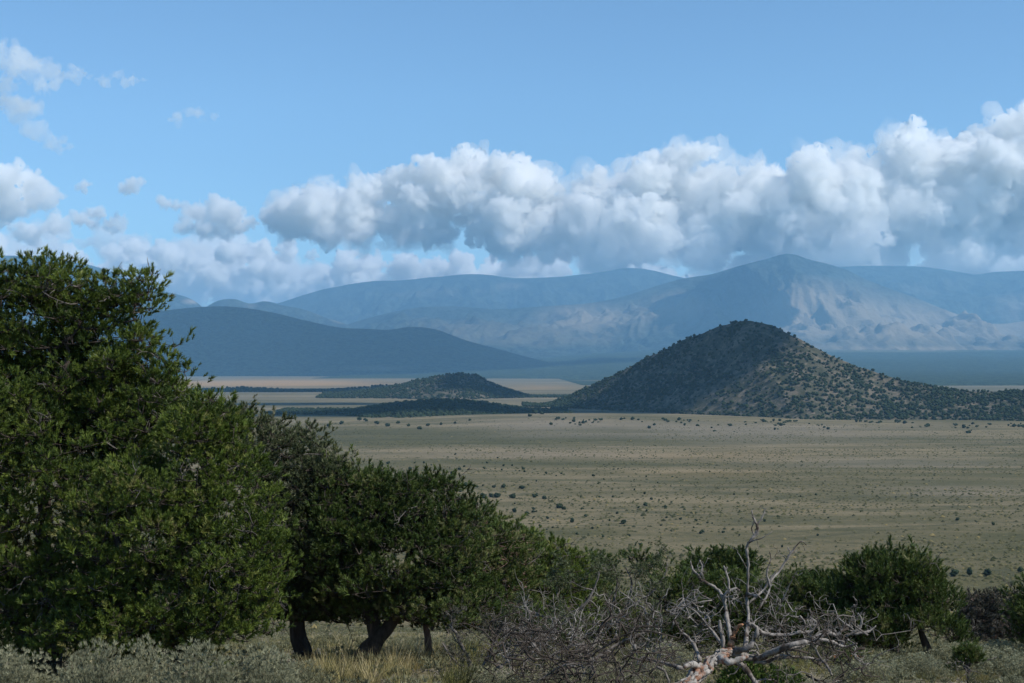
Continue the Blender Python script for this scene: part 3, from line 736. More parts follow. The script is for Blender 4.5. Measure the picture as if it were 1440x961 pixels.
def place_sprays(P, D, S, tmpl, rng, tint):
    """P positions, D directions, S scales; tmpl list of templates -> V, tint"""
    n = len(P)
    up = D / np.linalg.norm(D, axis=1)[:, None]
    r = rng.normal(size=(n, 3)); A = np.cross(up, r); A /= np.linalg.norm(A, axis=1)[:, None] + 1e-9
    B = np.cross(up, A)
    out = []; tt = []
    which = rng.integers(0, len(tmpl), n)
    for w, T in enumerate(tmpl):
        m = which == w
        if not m.any(): continue
        t = T.reshape(-1, 3)
        X = (t[None, :, 0, None] * A[m][:, None] + t[None, :, 1, None] * B[m][:, None] + t[None, :, 2, None] * up[m][:, None]) * S[m][:, None, None] + P[m][:, None]
        out.append(X.reshape(-1, 3)); tt.append(np.repeat(tint[m], len(t)))
    return np.concatenate(out), np.concatenate(tt)

def grow(targets, trunk, rng, amp=0.12, sag=0.06, tip=0.006, gain=1.0):
    """branches from the trunk polyline to every target, each joining the nearest limb already there"""
    nodes = [np.array(p) for p in trunk]; parent = [-1] + list(range(len(trunk) - 1))
    order = np.argsort([min(np.linalg.norm(t - q) for q in nodes) for t in targets])
    paths = [list(range(len(trunk)))]
    NP = np.array(nodes)
    root = NP[0]
    for oi in order:
        t = targets[oi]
        d = np.linalg.norm(NP - t, axis=1)
        pen = d + 0.35 * np.maximum(0, np.linalg.norm(NP - root, axis=1) - np.linalg.norm(t - root)) + 0.25 * np.maximum(0, NP[:, 2] - t[2])
        pen[0] += 3
        j = int(np.argmin(pen)); L = d[j]
        n = max(3, min(7, int(L / 0.15) + 2))
        P = wander(NP[j], t, n, amp, rng, sag)
        ids = [j]
        for p in P[1:]:
            nodes.append(p); parent.append(ids[-1]); ids.append(len(nodes) - 1)
        NP = np.vstack([NP, P[1:]])
        paths.append(ids)
    N = len(nodes); w = np.full(N, 0.0)
    ch = np.zeros(N, int)
    for i in range(N):
        if parent[i] >= 0: ch[parent[i]] += 1
    w[ch == 0] = tip**2.2
    for i in range(N - 1, 0, -1):
        w[parent[i]] += w[i]
    R = gain * w**(1 / 2.2)
    out = []
    for ids in paths:
        r = R[ids].copy()
        if len(ids) > 1 and parent[ids[1]] == ids[0] and ids is not paths[0]: r[0] = r[1] * 1.15
        out.append((NP[ids], r))
    return out, NP, R

def lobes_px(lst, D):
    """(px, py, rx px, ry px, dY m) -> centre, radii in metres"""
    out = []
    for (px, py, rx, ry, dy) in lst:
        Y = D + dy; c = at(px, py, Y); s = Y / F
        out.append((c, np.array([rx * s, (rx + ry) * 0.5 * s, ry * s])))
    return out

def tree(name, label, cat, base, lobes, mat, bark, seed, nclump, rc=(0.16, 0.30), per=11, needle=(0.042, 0.008), nn=40, plume=.055, ymax=2000, gtop=(0, 0), trunk_w=None, gain=1.0, group=None, trunks=None, up=0.55, tipr=0.0038, shell=0.55, gap=-.32, mult=1.55, spread=1.25):
    rng = np.random.default_rng(seed); nclump = int(nclump * mult); per = min(per, 11)
    base = np.asarray(base, float)
    vol = np.array([np.prod(r)**(2/3.) for _, r in lobes]); vol = vol / vol.sum()
    T = []
    tries = 0
    while len(T) < nclump and tries < nclump * 60:
        tries += 1
        c, r = lobes[rng.choice(len(lobes), p=vol)]
        d = rng.normal(size=3); d /= np.linalg.norm(d)
        k = rng.uniform(shell, 1.0)**0.6
        lump = 1 + .42 * float(fbm(d[0:1] * 2.1 + c[0], d[1:2] * 2.1 + c[2], d[2:3] * 2.1, 2, seed + 60)[0])
        p = c + d * r * k * lump
        g = float(ground_z(p[0], p[1]))
        qy = px_of(*p)[1]
        gg = gtop[1] if qy < gtop[0] else gap
        if qy > ymax or p[2] < g + min(0.14, lobes[0][1][2] * 0.4): continue
        if fbm(np.array([p[0] * 1.1 + seed]), np.array([p[1] * 1.1]), np.array([p[2] * 1.3]), 2, seed)[0] < gg: continue
        if T and min(np.linalg.norm(p - q) for q in T[-120:]) < rc[0] * 0.55: continue
        T.append(p)
    T = np.array(T)
    root = bpy.data.objects.new(name, None); COL.objects.link(root); root.location = base.tolist()
    root['label'] = label; root['category'] = cat
    if group: root['group'] = group
    # limbs
    P3 = []
    tr = trunks or [[base, base + np.array([0, 0, (T[:, 2].max() - base[2]) * .5])]]
    polys = []
    for poly in tr:
        Q = np.array(poly, float); seg = []
        for a, b in zip(Q[:-1], Q[1:]): seg.append(wander(a, b, 5, 0.07, rng)[:-1])
        seg.append(Q[-1:]); polys.append(np.concatenate(seg))
    assign = [[] for _ in polys]
    for t in T: assign[int(np.argmin([np.min(np.linalg.norm(pl - t, axis=1)) for pl in polys]))].append(t)
    allp = []
    for pl, tt in zip(polys, assign):
        if not tt: tt = [pl[-1] + np.array([0, 0, .3])]
        pp, NP, R = grow(np.array(tt), pl, rng, tip=tipr, gain=gain)
        r = pp[0][1]
        if trunk_w: pp[0] = (pp[0][0], np.maximum(r, np.linspace(trunk_w, trunk_w * .3, len(r))))
        pp[0][1][0] *= 1.25
        pp[0][0][0, 2] -= 0.15
        allp += pp
    link('trunk', tube_mesh('trunk', allp, bark, 7, base), root)
    # foliage
    n = len(T) * per
    C = np.repeat(T, per, 0); rr = rng.uniform(rc[0], rc[1], len(T)); RR = np.repeat(rr, per)
    d = rng.normal(size=(n, 3)); d /= np.linalg.norm(d, axis=1)[:, None]
    d[:, 2] = np.where(d[:, 2] < -0.25, -d[:, 2] * .6, d[:, 2]); d /= np.linalg.norm(d, axis=1)[:, None]
    rad = RR * rng.uniform(.35, 1.0, n)**.5
    Pp = C + d * rad[:, None] * np.array([1.15, 1.15, .8])
    D_ = d * .8 + np.array([0, 0, up]) + rng.normal(size=(n, 3)) * .22
    S_ = rng.uniform(.7, 1.3, n) * np.where(rng.random(n) < .05, 1.5, 1)
    ct = np.repeat(np.clip(rng.normal(.45, .17, len(T)), 0, 1), per)
    ct = np.where(rng.random(len(T)) < .1, .92, np.clip(rng.normal(.45, .2, len(T)), 0, 1)).repeat(per)
    tint = np.clip(ct + rng.normal(0, .17, n), 0, 1)
    tint = np.clip(tint + .32 * fbm(Pp[:, 0] * .9, Pp[:, 1] * .9, Pp[:, 2] * .9, 2, seed + 8), 0, 1)
    tm = [plume_template(rng, nn, plume, needle[0], needle[1]) for _ in range(8)]
    V, tt = place_sprays(Pp, D_, S_, tm, rng, tint)
    crown = link('crown', mesh_np('crown', V - base, np.arange(len(V)), 3, mat, False, {'tint': tt}), root)
    # short dead grey shoots that stick out of the crown
    dp = []
    for p in T[rng.choice(len(T), max(4, len(T) // 9), replace=False)]:
        v = rng.normal(size=3) + np.array([0, -.5, .3]); v /= np.linalg.norm(v)
        q = wander(p, p + v * rng.uniform(.15, .4), 6, .2, rng); dp.append((q, np.linspace(.007, .002, 6)))
        for _ in range(3):
            v2 = v + rng.normal(size=3) * .7; v2 /= np.linalg.norm(v2); k0 = rng.integers(2, 5)
            dp.append((wander(q[k0], q[k0] + v2 * rng.uniform(.06, .18), 4, .2, rng), np.linspace(.004, .0015, 4)))
    link('dead_twigs', tube_mesh('dead_twigs', dp, M_DEAD, 4, base), root, kind='stuff')
    # twigs that carry the sprays
    sel = rng.random(n) < 0.9
    m = sel.sum(); A = C[sel]; B = Pp[sel]; s = np.cross(B - A, rng.normal(size=(m, 3))); s /= np.linalg.norm(s, axis=1)[:, None] + 1e-9
    w = 0.0045
    TV = np.stack([A - s * w, A + s * w, B], 1).reshape(-1, 3)
    link('twigs', mesh_np('twigs', TV - base, np.arange(len(TV)), 3, bark), root)
    return root

def gz(x, y): return float(ground_z(x, y))
def foot(px, Y):
    x = (px - 720) / F * Y; return np.array([x, Y, gz(x, Y)])
# big pinyon at the left edge
D = 15.5
tree('pinyon_pine', 'tallest pinyon pine, rising above the mountains at the left edge', 'tree', foot(70, D),
     lobes_px([(20, 470, 85, 85, .3), (-15, 415, 50, 40, .1), (35, 408, 40, 32, .2), (100, 425, 52, 52, .0), (70, 400, 40, 36, .1), (60, 560, 130, 90, .2), (185, 432, 36, 44, .1), (215, 480, 32, 50, .0), (190, 545, 66, 60, -.2), (235, 590, 36, 34, .2), (215, 420, 28, 30, 0), (225, 520, 34, 40, 0), (150, 410, 30, 26, 0), (140, 490, 80, 70, .3), (60, 490, 110, 75, .5), (150, 570, 95, 65, .4), (215, 590, 60, 50, .1), (90, 600, 130, 80, .8), (20, 650, 140, 110, 0), (120, 650, 120, 100, -.3), (-70, 520, 90, 120, .3), (30, 780, 150, 100, -.2), (200, 600, 50, 50, -.2), (-80, 720, 120, 150, 0), (60, 860, 110, 60, -.3), (-20, 880, 90, 60, -.2), (60, 700, 130, 150, .6), (110, 520, 60, 60, .2)], D),
     M_PINYON, M_BARK, 1, 1600, gap=-.38, gtop=(520, -.33), rc=(0.10, 0.22), per=30, trunks=[[foot(70, D), at(60, 760, D), at(75, 620, D), at(95, 500, D)], [foot(60, D), at(150, 740, D + .2), at(190, 560, D)], [foot(60, D), at(0, 760, D), at(-40, 560, D + .3)]], trunk_w=.11)
D = 14.3
tree('pinyon_pine', 'bright green bushy pinyon pine in front of the tallest one', 'tree', foot(250, D),
     lobes_px([(250, 680, 95, 85, .2), (270, 620, 50, 40, .2), (330, 720, 62, 80, .1), (290, 610, 55, 45, .2), (200, 760, 110, 90, 0), (320, 800, 72, 95, -.1), (370, 800, 35, 75, 0), (240, 850, 110, 60, 0), (130, 830, 90, 70, .2), (350, 870, 42, 45, -.1), (200, 890, 110, 40, -.1), (110, 890, 70, 40, 0), (300, 895, 70, 32, -.1)], D),
     M_PINYON, M_BARK, 2, 640, rc=(0.10, 0.22), per=30, trunks=[[foot(245, D), at(250, 820, D), at(270, 700, D)], [foot(240, D), at(180, 820, D), at(160, 740, D)]], trunk_w=.09)
D = 17.5
tree('juniper', 'greyish green juniper behind the bright pinyon, with its dark trunk bare at the foot', 'tree', foot(432, D),
     lobes_px([(415, 665, 62, 62, .2), (370, 640, 45, 48, .2), (330, 610, 32, 32, .3), (430, 740, 85, 80, 0), (400, 820, 60, 70, 0), (460, 700, 45, 55, 0), (410, 870, 60, 35, .2), (460, 840, 60, 45, .3)], D),
     M_JUNIPER, M_BARK, 3, 460, gap=-.5, ymax=874, rc=(0.12, 0.24), per=30, trunks=[[foot(437, D), at(418, 885, D), at(412, 800, D), at(415, 700, D)]], trunk_w=.13)
D = 17.0
tree('pinyon_pine', 'wide dark pinyon pine whose trunk leans to the right above pale grass', 'tree', foot(498, D),
     lobes_px([(520, 720, 75, 62, .2), (590, 720, 70, 50, .2), (560, 790, 110, 60, 0), (480, 780, 70, 75, .1), (640, 760, 60, 50, .1), (520, 690, 30, 30, .3), (610, 850, 65, 35, -.3), (490, 850, 75, 38, .3), (560, 860, 75, 34, .2), (640, 850, 50, 45, .2)], D),
     M_PINYON2, M_BARK, 4, 640, gap=-.7, ymax=878, rc=(0.12, 0.24), per=30, trunks=[[foot(498, D), at(525, 905, D), at(560, 860, D), at(575, 780, D)], [foot(500, D), at(530, 900, D), at(500, 800, D + .2), at(515, 720, D)]], trunk_w=.13)
D = 18.0
tree('pinyon_pine', 'pinyon pine with a low reddish trunk, right of the wide dark one', 'tree', foot(612, D),
     lobes_px([(660, 765, 55, 42, .2), (700, 790, 50, 45, .1), (650, 820, 70, 50, 0), (700, 840, 50, 40, 0), (660, 880, 70, 35, 0), (700, 890, 60, 40, .3)], D),
     M_PINYON2, M_BARK_RED, 5, 260, ymax=890, rc=(0.12, 0.24), per=30, trunks=[[foot(612, D), at(602, 915, D), at(598, 880, D), at(640, 820, D)]], trunk_w=.07)
D = 21.0
tree('pinyon_pine', 'low rounded pinyon pine in the middle of the row', 'tree', foot(760, D),
     lobes_px([(750, 800, 52, 45, .2), (790, 808, 48, 40, .1), (720, 800, 35, 50, 0), (770, 850, 65, 45, 0), (760, 890, 70, 40, 0)], D),
     M_PINYON, M_BARK, 6, 230, rc=(0.13, 0.26), per=28, trunk_w=.09)
D = 23.0
tree('pinyon_pine', 'small pinyon pine at the back of the row', 'tree', foot(870, D),
     lobes_px([(850, 815, 38, 30, .2), (885, 810, 30, 30, .1), (870, 855, 55, 40, 0), (925, 830, 32, 30, .3), (880, 890, 70, 36, 0)], D),
     M_PINYON2, M_BARK, 7, 190, rc=(0.13, 0.26), per=28, trunk_w=.09)
D = 18.5
tree('pinyon_pine', 'thin dark green pinyon pine growing behind the dead tangle', 'tree', foot(1010, D),
     lobes_px([(960, 845, 45, 32, 0), (1030, 850, 55, 35, .2), (1000, 885, 60, 30, 0), (1075, 870, 40, 32, .2)], D),
     M_PINYON2, M_BARK, 8, 230, rc=(0.12, 0.24), per=26, trunk_w=.07)
D = 21.5
tree('juniper', 'dark juniper against the plain between the dead tangle and the full round juniper', 'tree', foot(1140, D),
     lobes_px([(1130, 840, 42, 34, .2), (1165, 850, 42, 38, .1), (1110, 865, 32, 28, 0), (1140, 880, 50, 38, 0), (1150, 905, 60, 26, 0)], D),
     M_PINYON2, M_BARK, 9, 300, rc=(0.12, 0.22), per=28, trunk_w=.09)
D = 18.5
tree('juniper', 'full round dark juniper on the right, the only one standing clear of the row', 'tree', foot(1262, D),
     lobes_px([(1250, 822, 55, 42, .2), (1215, 820, 30, 32, .1), (1285, 822, 35, 36, .1), (1230, 865, 55, 42, .1), (1300, 855, 38, 42, .1), (1310, 890, 42, 32, -.2), (1335, 905, 22, 18, -.2), (1260, 890, 52, 30, 0), (1225, 905, 40, 28, 0), (1200, 850, 34, 34, .1), (1210, 890, 45, 34, 0)], D),
     M_PINYON2, M_BARK, 10, 330, gap=-.28, rc=(0.10, 0.20), needle=(0.04, 0.009), plume=.09, up=1.0, trunks=[[foot(1262, D), at(1255, 900, D), at(1250, 840, D)], [foot(1300, D), at(1305, 915, D), at(1290, 870, D)]], trunk_w=.09)
D = 27.0
tree('brush', 'grey brown leafy brush behind the sage, right of the full round juniper', 'shrub', foot(1395, D),
     lobes_px([(1375, 868, 35, 25, .2), (1410, 865, 35, 26, .1), (1395, 890, 60, 26, 0), (1430, 885, 30, 30, 0)], D),
     M_BRUSH, M_DEAD, 11, 170, rc=(0.14, 0.26), per=26, needle=(.05, .012), trunk_w=.04)
D = 20.0
tree('juniper', 'dark juniper cut off by the right edge', 'tree', foot(1462, D),
     lobes_px([(1458, 850, 26, 28, .2), (1470, 880, 38, 34, 0)], D),
     M_PINYON2, M_BARK, 12, 110, rc=(0.12, 0.22), per=28, trunk_w=.06)
D = 13.5
tree('pinyon_sapling', 'little dark green pinyon sapling at the bottom right', 'sapling', foot(1360, D),
     [(foot(1360, D) + np.array([0, 0, .14]), np.array([.15, .15, .13])), (foot(1360, D) + np.array([0, 0, .30]), np.array([.08, .08, .13]))],
     M_PINYON2, M_BARK, 13, 46, rc=(0.03, 0.06), per=8, needle=(.025, .004), plume=.04, trunk_w=.012)
D = 46.0
for i, (px, py, r) in enumerate(((985, 786, 14), (1015, 788, 12), (1040, 787, 12))):
    tree('juniper', ['dark juniper far down the slope, left one of the three behind the dead twigs', 'dark juniper far down the slope, middle one of the three behind the dead twigs', 'dark juniper far down the slope, right one of the three beside the upright dead branch'][i], 'tree', foot(px, D),
         lobes_px([(px, py, r, 8, 0), (px + 4, py + 12, r * 1.3, 14, 0), (px, py + 35, r * 1.2, 25, 0)], D), M_PINYON2, M_BARK, 30 + i, 60, rc=(0.2, 0.35), per=8, needle=(.09, .025), plume=.2, trunk_w=.12)

# ------------------------------------------------------------------ dead wood
def branchlets(P, R, rng, depth, nb, lrel, out, curl=0.35, up=0.2, rmin=0.0025):
    """gnarled side branches along a path"""
    if depth == 0: return
    seg = np.linalg.norm(np.diff(P, axis=0), axis=1); L = seg.sum()
    for _ in range(nb):
        t = rng.uniform(.2, 1.0); i = min(int(t * (len(P) - 1)), len(P) - 2)
        a = P[i]; r = R[i] * rng.uniform(.45, .7)
        if r < rmin: r = rmin
        d = P[i + 1] - P[i]; d /= np.linalg.norm(d) + 1e-9
        q = rng.normal(size=3); q[1] *= .8; q -= q.dot(d) * d; q /= np.linalg.norm(q)
        v = d * rng.uniform(.1, .8) + q; v[2] += up; v /= np.linalg.norm(v)
        l = L * lrel * rng.uniform(.5, 1.2)
        n = 9; Q = [a.copy()]; step = l / (n - 1)
        bend = rng.normal(size=3) * curl
        for s in range(1, n):
            bend = bend * .7 + rng.normal(size=3) * curl * .8
            v = v + bend * .6; v /= np.linalg.norm(v)
            Q.append(Q[-1] + v * step)
        Q = np.array(Q); Rr = np.linspace(r, max(rmin * .6, r * .25), n)
        out.append((Q, Rr))
        branchlets(Q, Rr, rng, depth - 1, max(2, nb - 2), .5, out, curl, up, rmin)

def px_path(lst, D, n=6, rng=None, amp=.05):
    """(px, py, dY, radius px) -> dense smooth wandering path"""
    P = np.array([at(a, b, D + c) for a, b, c, r in lst]); R = np.array([r / F * (D + c) for a, b, c, r in lst])
    t = np.arange(len(P)); tt = np.linspace(0, len(P) - 1, (len(P) - 1) * n + 1)
    Q = np.stack([smooth_pts(tt, np.stack([t, P[:, i]], 1)) for i in range(3)], 1)
    RR = np.interp(tt, t, R)
    if rng is not None:
        w = rng.normal(size=Q.shape) * RR[:, None] * .2; w[0] = 0; Q = Q + w
        RR = RR * (1 + .12 * rng.normal(size=len(RR)))
    return Q, RR

def dead_tree():
    rng = np.random.default_rng(21)
    D = 12.2
    base = foot(985, D - .3); 
    root = bpy.data.objects.new('dead_tree', None); COL.objects.link(root); root.location = base.tolist()
    root['label'] = 'fallen dead tree of twisted grey branches with a bleached broken limb'; root['category'] = 'dead tree'
    log, lr = px_path([(938, 988, -.6, 8), (958, 970, -.4, 10), (975, 953, -.25, 11), (992, 938, -.1, 11), (1008, 926, 0, 9), (1020, 918, .05, 7), (1030, 914, .1, 6)], D, 6, rng)
    strands = [(log, lr * .62)]
    T_ = np.gradient(log, axis=0); T_ /= np.linalg.norm(T_, axis=1)[:, None]
    A_ = np.cross(T_, [0, 0, 1.]); A_ /= np.linalg.norm(A_, axis=1)[:, None]; B_ = np.cross(T_, A_)
    for i in range(7):                                  # twisted, split grain
        a = i * .9 + np.linspace(0, 2.2, len(log)); k = slice(rng.integers(0, 3), len(log) - rng.integers(0, 5))
        q = log + (np.cos(a)[:, None] * A_ + np.sin(a)[:, None] * B_) * (lr * rng.uniform(.55, .8))[:, None] + rng.normal(size=log.shape) * .004
        rr_ = lr * rng.uniform(.2, .36) * np.clip(np.sin(np.linspace(.25, 2.9, len(log))), .15, 1); strands.append((q[k], rr_[k]))
    fk, fr = px_path([(985, 940, -.2, 6), (972, 935, -.3, 4.5), (962, 938, -.4, 2.5)], D, 5, rng); strands.append((fk, fr))
    fk, fr = px_path([(1012, 924, 0, 7), (1022, 930, -.1, 5), (1040, 928, -.1, 4), (1052, 922, -.1, 2.4)], D, 5, rng); strands.append((fk, fr))
    link('bleached_limb', tube_mesh('bleached_limb', strands, M_DEADB, 8, base), root)['label'] = 'bleached white broken limb'
    o1, r1 = px_path([(1026, 918, .1, 6), (1029, 905, .1, 4.2), (1032, 893, .1, 3.6), (1036, 884, .1, 3.4), (1045, 878, .05, 1.2)], D, 5, rng)
    link('torn_stub', tube_mesh('torn_stub', [(o1, r1)], M_ORANGE, 10, base), root)['label'] = 'torn orange stub standing up from the limb'
    mains = [
        [(1030, 918, .1, 7), (1060, 925, .1, 6), (1085, 918, 0, 5), (1110, 908, -.1, 4.5), (1135, 902, -.1, 4)],
        [(1100, 914, 0, 4), (1130, 905, .1, 3.5), (1158, 893, .1, 4.2), (1166, 890, .1, 3.5), (1178, 893, .1, 2.5), (1190, 880, .1, 2), (1200, 886, .1, 1.4)],
        [(1030, 918, .1, 5), (1050, 912, 0, 4), (1062, 898, 0, 3.4), (1064, 882, 0, 2.6), (1052, 876, 0, 2)],
        [(1052, 876, 0, 3), (1075, 890, .1, 3), (1100, 893, .2, 2.8), (1120, 890, .2, 2.5), (1132, 878, .2, 2), (1125, 866, .2, 1.4)],
        [(1120, 890, .2, 2.5), (1140, 888, .3, 2.2), (1148, 876, .3, 2), (1138, 868, .3, 1.2)],
        [(1150, 898, .1, 3), (1175, 905, .1, 2.6), (1190, 910, .1, 2), (1205, 905, 0, 1.3)],
        [(1190, 895, .1, 2.4), (1208, 884, .1, 2.2), (1212, 872, .1, 1.6), (1206, 862, .1, 1)],
        [(1200, 892, .1, 2), (1222, 888, .1, 1.8), (1232, 880, .1, 1)],
        [(1030, 915, .1, 5), (1024, 880, .3, 3.6), (1020, 852, .4, 3.2), (1018, 838, .4, 2.8), (1032, 828, .4, 2.2), (1040, 830, .4, 1.5)],
        [(1020, 845, .4, 2.8), (1008, 828, .5, 2.4), (990, 818, .5, 2.1), (984, 812, .5, 2), (988, 800, .5, 1.7), (984, 788, .5, 1.2)],
        [(984, 812, .5, 1.8), (974, 800, .5, 1.5), (971, 790, .5, 1)],
        [(1045, 925, .2, 5), (1052, 870, .5, 2.6), (1050, 840, .6, 2.3), (1052, 815, .6, 2.1), (1052, 790, .6, 2.0), (1050, 772, .6, 2.2), (1056, 760, .6, 2.4), (1064, 750, .6, 2.4), (1065, 740, .6, 2.2), (1060, 730, .6, 1.8), (1057, 718, .6, .9)],
        [(1062, 752, .6, 1.6), (1066, 736, .6, 1.3), (1072, 728, .6, 1.1), (1077, 714, .6, .6)],
        [(1052, 835, .6, 2.6), (1064, 838, .5, 2.2), (1068, 830, .5, 1.5)],
        [(1026, 835, .4, 1.8), (1024, 815, .4, 1.6), (1018, 796, .4, 1.2)],
        [(1052, 850, .6, 2), (1075, 828, .7, 1.8), (1082, 816, .7, 1.4), (1092, 802, .7, .8)],
        [(1080, 822, .7, 1.6), (1098, 800, .8, 1.5), (1112, 778, .8, 1.5), (1126, 762, .8, 1.1), (1134, 767, .8, .7)],
        [(1112, 778, .8, 1.2), (1108, 770, .8, .8)],
        [(1066, 858, .5, 2), (1082, 830, .6, 1.7), (1078, 806, .6, 1.5), (1084, 788, .6, 1), (1082, 776, .6, .6)],
        [(1010, 925, .1, 6), (1040, 935, .1, 5), (1060, 955, 0, 4.5), (1075, 985, 0, 4)],
        [(1020, 920, .1, 4), (1014, 890, .1, 3), (1012, 872, .1, 1.8)],
        [(1060, 930, .1, 4.5), (1082, 930, .1, 4), (1096, 922, .1, 3), (1112, 925, .1, 2)],
        [(1150, 928, .1, 2), (1160, 932, 0, 2.2), (1170, 950, -.1, 1.5)],
        [(1100, 925, .1, 2.4), (1130, 925, .1, 2.2), (1155, 928, .1, 2.0)],
        [(960, 940, 0, 4), (930, 932, .2, 3), (905, 925, .3, 2.4), (895, 935, .3, 1.6)],
        [(985, 930, .1, 3.5), (975, 905, .3, 2.6), (955, 885, .4, 2.2), (948, 870, .4, 1.3)],
        [(1015, 905, .2, 2.6), (995, 880, .4, 2), (975, 858, .5, 1.6), (958, 850, .5, 1)],
    ]
    bp = []
    for i, m in enumerate(mains):
        m = [(a, b, c, r * .9) for a, b, c, r in m]
        P, R = px_path(m, D, 5, rng); bp.append((P, R))
        out = []
        branchlets(P, R * .8, rng, 2, 5 if i in (3, 8, 9, 17, 24, 25, 26, 18) else 3, .28, out, .45, .15, .0022)
        bp += [(q, r) for q, r in out if np.linalg.norm(q[-1] - q[0]) < 1.0]
    # thicket of fine dead twigs behind the limb
    for _ in range(190):
        px = rng.uniform(700, 1215); py = rng.uniform(835 + abs(px - 1020) * .14, 935); a = at(px, py, D + rng.uniform(.2, 1.2))
        d = rng.normal(size=3) * .5 + np.array([0, 0, .5]); d /= np.linalg.norm(d); l = rng.uniform(.15, .42)
        P = wander(a, a + d * l, 7, .22, rng); R = np.linspace(rng.uniform(.004, .009), .002, 7); bp.append((P, R))
        out = []; branchlets(P, R, rng, 1, 4, .5, out, .4, .1, .0018); bp += out
    link('branches', tube_mesh('branches', bp, M_LIMB, 6, base), root)
    for nm, mt, cnt in (('dark_branches', M_BARK, 150), ('fine_branches', M_DEAD, 35)):
        bq = []
        for _ in range(cnt):
            px = rng.uniform(690, 1230); py = rng.uniform(880, 985); Yd = rng.uniform(10.2, 12.8)
            if 925 < px < 1125 and Yd < 12.5: continue
            a = at(px, py, Yd); a[2] = max(a[2], gz(a[0], a[1]) + .02)
            v = rng.normal(size=3) * np.array([1, .6, .35]) + np.array([0, 0, .28]); v /= np.linalg.norm(v); l = rng.uniform(.2, .6)
            P = wander(a, a + v * l, 8, .25, rng); R_ = np.linspace(rng.uniform(.005, .013), .002, 8); bq.append((P, R_)); out = []
            branchlets(P, R_, rng, 2, 4, .5, out, .4, .15, .0018); bq += out
        link(nm, tube_mesh(nm, bq, mt, 5, base), root, kind='stuff')
dead_tree()

def bare_shrub(name, label, cat, px, D, seed, stems, nf=0, mat=M_DEAD, leaf=None, spread=1.0, rb=.02):
    rng = np.random.default_rng(seed); base = foot(px, D)
    root = bpy.data.objects.new(name, None); COL.objects.link(root); root.location = base.tolist(); root['label'] = label; root['category'] = cat
    bp = []; tips = []
    for m in stems:
        P, R = px_path([(a, b, c, r * .75) for a, b, c, r in m], D, 5, rng); bp.append((P, R)); out = []
        branchlets(P, R * .9, rng, 3, 5, .36 * spread, out, .32, .25, .0022); 
        bp += out; tips += [q[-1] for q, r in out]
    link('branches', tube_mesh('branches', bp, mat, 5, base), root)
    if leaf and nf:
        T = np.array(tips)[rng.choice(len(tips), min(nf, len(tips)), replace=False)]
        per = 9; C = np.repeat(T, per, 0) + rng.normal(size=(len(T) * per, 3)) * .035
        n = len(C); tm = [needle_template(rng, 12, .04, .006) for _ in range(4)]
        V, tt = place_sprays(C, rng.normal(size=(n, 3)) + np.array([0, 0, .6]), rng.uniform(.7, 1.2, n), tm, rng, np.clip(rng.normal(.45, .2, n), 0, 1))
        link('leaves', mesh_np('leaves', V - base, np.arange(len(V)), 3, leaf, False, {'tint': tt}), root)
    return root
bare_shrub('half_dead_juniper', 'half dead juniper, mostly bare twigs around a dark trunk, left of the fallen tree', 'tree', 835, 14.2, 31,
    [[(835, 960, 0, 8), (828, 925, 0, 7), (815, 900, 0, 5), (800, 890, -.1, 3.5), (775, 888, -.1, 3), (752, 892, -.1, 2)], [(828, 925, 0, 5), (815, 905, -.2, 4), (790, 915, -.3, 3.4), (770, 925, -.3, 2.6), (745, 928, -.4, 1.6)],
     [(815, 900, 0, 4), (800, 870, .1, 3.2), (820, 852, .1, 2.6), (835, 830, .1, 2), (843, 805, .1, 1.2)], [(828, 920, 0, 4), (850, 880, .2, 3.2), (880, 855, .3, 2.6), (888, 820, .3, 2), (880, 798, .3, 1.2)],
     [(832, 930, 0, 4), (870, 905, .1, 3), (905, 890, .1, 2.6), (925, 870, .1, 1.8), (930, 850, .1, 1)], [(815, 900, 0, 3.4), (780, 875, .1, 2.8), (745, 860, .2, 2.2), (715, 850, .2, 1.4)],
     [(850, 880, .2, 2.6), (862, 850, .3, 2), (868, 815, .3, 1.5), (860, 790, .3, .9)], [(880, 855, .3, 2), (915, 835, .3, 1.8), (935, 808, .3, 1.3), (938, 792, .3, .8)], [(800, 870, .1, 2), (785, 845, .2, 1.6), (782, 815, .2, 1), (777, 802, .2, .6)]],
    200, M_DEAD, M_JUNIPER)
bare_shrub('dead_shrub', 'leafless grey shrub under the red trunked pinyon', 'shrub', 668, 14.6, 32,
    [[(672, 960, 0, 4.5), (655, 920, 0, 3.5), (640, 890, 0, 3), (632, 878, 0, 1.6)], [(672, 950, 0, 3.5), (690, 915, .1, 2.8), (700, 885, .1, 2), (690, 865, .1, 1)], [(665, 945, 0, 3), (640, 930, -.1, 2.4), (622, 905, -.1, 1.6)], [(675, 955, 0, 3), (715, 930, 0, 2.6), (740, 915, 0, 1.8), (755, 895, 0, 1)]],
    60, M_DEAD, M_BRUSH)

